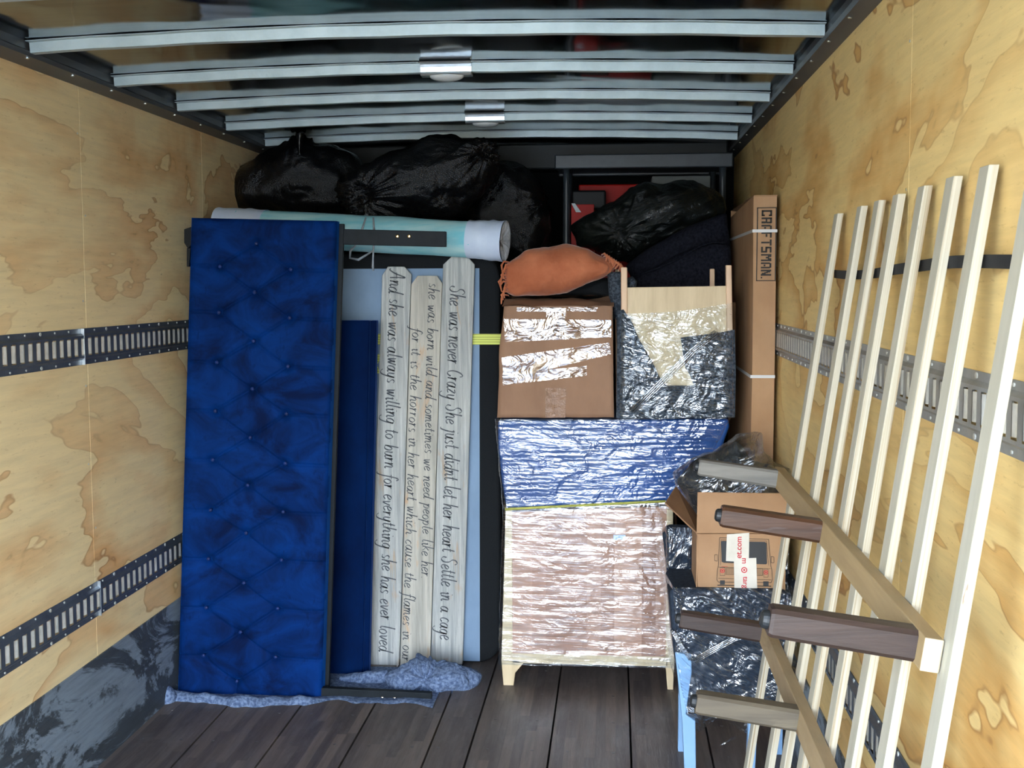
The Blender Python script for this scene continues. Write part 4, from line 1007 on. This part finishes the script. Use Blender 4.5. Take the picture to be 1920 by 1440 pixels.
# printed truck (front view of a boxy vehicle)
g = G(); yp = TY2 - .0016
def ln(pts, w_=1.1, close=False, gg=None, yy=yp):
    gg = gg or g; q = [at(*p, TY2) for p in pts]
    if close: q.append(q[0])
    for a_, b_ in zip(q, q[1:]): gg.beam((a_.x, yy, a_.z), (b_.x, yy, b_.z), .0010 * w_ * 1.3, .0008, up=(0, 1, 0))
ln([(1347, 1060), (1349, 1008), (1441, 1011), (1445, 1060)], 1.2, False); ln([(1351, 1060), (1352, 1012), (1437, 1014), (1441, 1060)], .8)
ln([(1347, 1060), (1345, 1068), (1344, 1087), (1347, 1091), (1446, 1092), (1448, 1086), (1447, 1068), (1445, 1060)], 1.2)
ln([(1340, 1040), (1345, 1040), (1345, 1052), (1340, 1051)], 1, True); ln([(1446, 1043), (1451, 1044), (1451, 1055), (1446, 1055)], 1, True)
ln([(1347, 1084), (1446, 1087)], .8); ln([(1347, 1063), (1445, 1066)], .7); ln([(1345, 1097), (1446, 1099)], 2.2)
for x in range(1362, 1376, 2): ln([(x, 1066), (x, 1076)], .6)
for x in range(1419, 1430, 2): ln([(x, 1067), (x, 1078)], .6)
ln([(1361, 1065), (1376, 1065), (1376, 1077), (1361, 1077)], .7, True); ln([(1418, 1066), (1430, 1066), (1430, 1079), (1418, 1079)], .7, True)
for q in ([(1350, 1064), (1359, 1064), (1359, 1079), (1350, 1079)], [(1432, 1067), (1440, 1067), (1440, 1082), (1432, 1082)]): ln(q, .7, True)
fin('printed_outline', g, PRINTK, r)
g = G()
for q in ([(1352, 1015), (1355, 1014), (1434, 1016), (1437, 1018), (1438, 1056), (1436, 1058), (1357, 1055), (1353, 1053)], [(1350, 1088), (1359, 1088), (1359, 1096), (1350, 1096)], [(1431, 1090), (1441, 1090), (1441, 1098), (1431, 1098)]):
    g.prism([(p.x, p.z) for p in (at(*s_, TY2) for s_ in q)], yp, yp + .001)
fin('printed_window', g, PRINTG, r)
def ring(gg, cx, cy, r0, r1, Y=TY2, y=yp, n=24):
    c = at(cx, cy, Y); k = Y / FPX
    gg.grid(lambda u, v: V((c.x + (r0 + (r1 - r0) * v) * k * math.cos(6.28318 * u), y, c.z + (r0 + (r1 - r0) * v) * k * math.sin(6.28318 * u))), n, 1, cu=True)
g = G(); ring(g, 1354.5, 1070, 3, 4.2, y=yp - .0004); ring(g, 1354.5, 1070, 0, 1.6, y=yp - .0004); ring(g, 1436, 1073, 3, 4.2, y=yp - .0004); ring(g, 1436, 1073, 0, 1.6, y=yp - .0004)
ln([(1353, 1062), (1364, 1062)], .8, gg=g)
fin('printed_lamp', g, PRINTR, r)
o1 = fin('packing_tape', G().pp([(1363, 1002), (1405, 999), (1404, 1054), (1361, 1052)], TY2 - .0035, TY2 - .0030), TAPEC, r)
o2 = fin('packing_tape', G().pp([(1376, 1048), (1418, 1046), (1420, 1109), (1377, 1108)], TY2 - .0050, TY2 - .0045), TAPEC, r)
g = G(); p = at(1382, 1046, TY2); q = at(1382, 1006, TY2); yt = TY2 - .0041
me = text_mesh('et.com', 1, .01, extrude=.001); xs = [v.co.x for v in me.vertices]; kx = (q.z - p.z) / (max(xs) - min(xs)); vs = []
for v in me.vertices: vs.append(g.b.verts.new((p.x + .014 - v.co.y * kx, yt - (.0006 if v.co.z > 0 else -.0005), p.z + (v.co.x - min(xs)) * kx)))
for f in me.polygons: g.f([vs[i] for i in f.vertices])
fin('tape_lettering', g, PRINTR, o1)
g = G(); yt = TY2 - .0056; p = at(1390, 1080, TY2)
place_text(g, 'targe', p.x, p.z, yt, length=at(1390, 1080, TY2).z - at(1390, 1108, TY2).z, height=.020, bold=.01)
p = at(1391, 1046, TY2); place_text(g, 'm', p.x, p.z, yt, length=.018, height=.013, bold=.01)
ring(g, 1395, 1068, 3.8, 5.6, y=yt - .0004); ring(g, 1395, 1068, 0, 1.9, y=yt - .0004)
fin('tape_lettering', g, PRINTR, o2)
# ---- clear bag of dark things
CLB = film('cloudy_polythene', .7, (1.5, 1, 6), amt=.18, ns=3, crumple=.9, rough=.25, base=.08, tintc=(.88, .9, .92, 1), bd=.012)
r = root('clear_bag', 'crumpled clear polythene bag of dark things behind the open shipping carton', 'bag', tuple(at(1370, 1000, 4.42)))
fin('dark_contents', blob([(1275, 905), (1300, 870), (1340, 850), (1382, 828), (1402, 850), (1440, 870), (1470, 890), (1470, 985), (1320, 990)], 4.42, .10, nz=.025, nf=5, seed=61), mat('dark_grey_contents', (.012, .014, .017, 1), (.05, .055, .06, 1), ns=10, rough=.6, bump=.02, bs=20), r, True)
fin('polythene', blob([(1265, 885), (1285, 872), (1325, 848), (1350, 828), (1383, 812), (1408, 812), (1430, 812), (1432, 845), (1450, 860), (1490, 882), (1495, 900), (1485, 995), (1315, 1000), (1290, 960), (1270, 925)], 4.42, .13, nz=.035, nf=5, seed=71, nt=200, np_=90), CLB, r, True)

# ---- bed slats, joined by webbing, with two support beams
r = root('bed_slat_base', 'pale wooden slatted bed base with legged support beams leaning on the right wall', 'bed base', (.45, 2.6, 0))
TOP, LEAN = 1.932, .143
xs_top = XR - .012
def slat_y(px, py, z, X_):
    lo, hi = 1.2, 5
    for _ in range(50):
        m_ = (lo + hi) / 2; p = at(px, py, m_)
        if p.x > X_: hi = m_
        else: lo = m_
    return lo
SLY = [slat_y(a, b, 0, xs_top) for a, b in ((1582, 403), (1628, 396), (1661, 388), (1699, 372), (1750, 358), (1805, 338), (1874, 320))] + [1.80]
def sx_at(z): return xs_top - LEAN * (TOP - z)
SW, ST = .052, .017
for i, y in enumerate(SLY):
    g = G(); dx = LEAN * TOP; tw = .004 * math.sin(i * 2.1)
    b0 = sx_at(0); t0 = xs_top
    P = [(b0 - ST, y, 0), (b0, y, 0), (b0, y + SW, 0), (b0 - ST, y + SW, 0), (t0 - ST, y + tw, TOP), (t0, y + tw, TOP), (t0, y + tw + SW, TOP), (t0 - ST, y + tw + SW, TOP)]
    v = [g.b.verts.new(q) for q in P]
    for q, mi in (((3, 2, 1, 0), 1), ((4, 5, 6, 7), 0), ((0, 1, 5, 4), 1), ((1, 2, 6, 5), 0), ((2, 3, 7, 6), 1), ((3, 0, 4, 7), 0)):
        g.mi = mi; g.f([v[k] for k in q])
    fin('slat', g, [POPLAR, PLYE], r, bevel=.0012)
g = G(); zw = 1.765
pr = None
for i in range(60):
    t = i / 59; y = SLY[-1] + .05 + (SLY[0] - SLY[-1]) * t; x = sx_at(zw) + .006 + .004 * math.sin(t * 20); z = zw - .0 + .008 * math.sin(t * 6)
    q = [g.b.verts.new((x, y, z - .0115)), g.b.verts.new((x, y, z + .0115)), g.b.verts.new((x + .003, y, z + .0115)), g.b.verts.new((x + .003, y, z - .0115))]
    if pr:
        for k in range(4): g.f([pr[k], pr[(k + 1) % 4], q[(k + 1) % 4], q[k]])
    pr = q
fin('webbing_strap', g, WEB, r)
def support(z, ya, yb, m_, legs, capm):
    x = sx_at(z) - ST - .017
    nrm = V((-1, 0, LEAN)).normalized(); ups = V((LEAN, 0, 1)).normalized()
    g = G()
    def C(y, i, j): return V((x, y, z)) + nrm * (i * .015) + ups * (j * .027)
    P = [C(ya, 1, -1), C(ya, -1, -1), C(yb, -1, -1), C(yb, 1, -1), C(ya, 1, 1), C(ya, -1, 1), C(yb, -1, 1), C(yb, 1, 1)]
    v = [g.b.verts.new(q) for q in P]
    for q, mi in (((3, 2, 1, 0), 0), ((4, 5, 6, 7), 0), ((0, 1, 5, 4), 1), ((1, 2, 6, 5), 0), ((2, 3, 7, 6), 1), ((3, 0, 4, 7), 0)):
        g.mi = mi; g.f([v[k] for k in q])
    o = fin('support_beam', g, [m_, PLYE], r, bevel=.002)
    for yl, lm, lab in legs:
        c0 = V((x, yl, z)) + nrm * .015; c1 = c0 + nrm * .232; g = G(); h = .024
        def ringv(c, k, ch=.28):
            o_ = []
            for a_, b_ in ((-1, -1 + ch), (-1 + ch, -1), (1 - ch, -1), (1, -1 + ch), (1, 1 - ch), (1 - ch, 1), (-1 + ch, 1), (-1, 1 - ch)):
                o_.append(g.b.verts.new(c + V((0, 1, 0)) * (a_ * h * k) + ups * (b_ * h * k)))
            return o_
        R_ = [ringv(c0, 1.08), ringv(c1 - nrm * .006, 1.0), ringv(c1, .9)]
        for a_, b_ in zip(R_, R_[1:]):
            for k in range(8): g.f([a_[k], a_[(k + 1) % 8], b_[(k + 1) % 8], b_[k]])
        g.f(R_[0]); g.f(R_[-1]); g.mi = 1; g.tube([c1 - nrm * .001, c1 + nrm * .004, c1 + nrm * .010, c1 + nrm * .013], [.016, .016, .0145, .010], 18)
        fin('leg', g, [lm, RUBBER], o, label=lab)
support(1.155, 1.84, 3.58, BEAMW, ((1.90, WALN, 'dark walnut leg, nearest of the upper beam'), (2.77, WALR, 'red-brown leg, middle of the upper beam'), (3.52, GREYO, 'grey-washed leg, farthest of the upper beam')), RUBBER)
support(.735, 1.70, 3.42, BEAMK, ((1.78, WALN, None), (2.68, OLDO, 'mottled grey-brown leg, middle of the lower beam'), (3.36, WALN, 'dark walnut leg, farthest of the lower beam')), RUBBER)

# ---- felt moving blanket on the floor
r = root('moving_blanket', 'blue-grey felt moving blanket spread under the headboard and bunched by the box spring', 'blanket', (-1.0, 4.85, 0))
g = G()   # flat sheet underneath with a rolled front edge
xa, xb = X(300, 1330, 4.8), X(828, 1330, 4.9)
def sheet(u, v):
    x = xa + (xb - xa) * u; yf = 4.66 + .05 * max(0, min(1, (u - .5) * 8)) + .07 * fz((u * 6, 0, 0), 1.4, 2) + .02 * fz((u * 19, 0, 0), 1.4, 2) - .02 * math.sin(u * 3.1)
    y = yf + (5.15 - yf) * v
    z = .006 + max(.004, .020 + .030 * fz((u * 7, 0, 0), 1.5, 5)) * math.exp(-((v - .07 - .05 * fz((u * 6, 3, 0), 1.2)) / .06) ** 2) + .003 * fz((u * 20, v * 8, 0), 1)
    if u > .52: z = .004 + (z - .004) * max(.12, 1 - (u - .52) * 9)
    if u < .1: z += .05 * (1 - u / .1) * math.exp(-((v - .2) / .3) ** 2)
    if v == 0: z = .001
    return V((x, y, max(.001, z)))
g.grid(sheet, 150, 40); fin('spread_sheet', g, FELTL, r, True)
g = blob([(292, 1300), (300, 1286), (316, 1288), (330, 1306), (332, 1340), (318, 1342), (304, 1326)], 4.66, .04, nz=.012, nf=12, seed=83); fin('turned_corner', g, FELTL, r, True)
g = blob([(720, 1268), (735, 1255), (758, 1242), (775, 1230), (800, 1236), (822, 1250), (850, 1246), (880, 1254), (904, 1272), (890, 1292), (860, 1304), (835, 1314), (800, 1300), (760, 1292), (725, 1290)], 4.93, .09, nz=.035, nf=7, seed=91, knots=[(800, 1262, .012, 7, .10)], nt=200, np_=100)
fin('bunched_fold', g, FELTL, r, True)
g = blob([(640, 1268), (680, 1262), (725, 1256), (735, 1290), (700, 1300), (630, 1298)], 4.97, .05, nz=.015, nf=12, seed=95); fin('bunched_fold', g, FELTL, r, True)
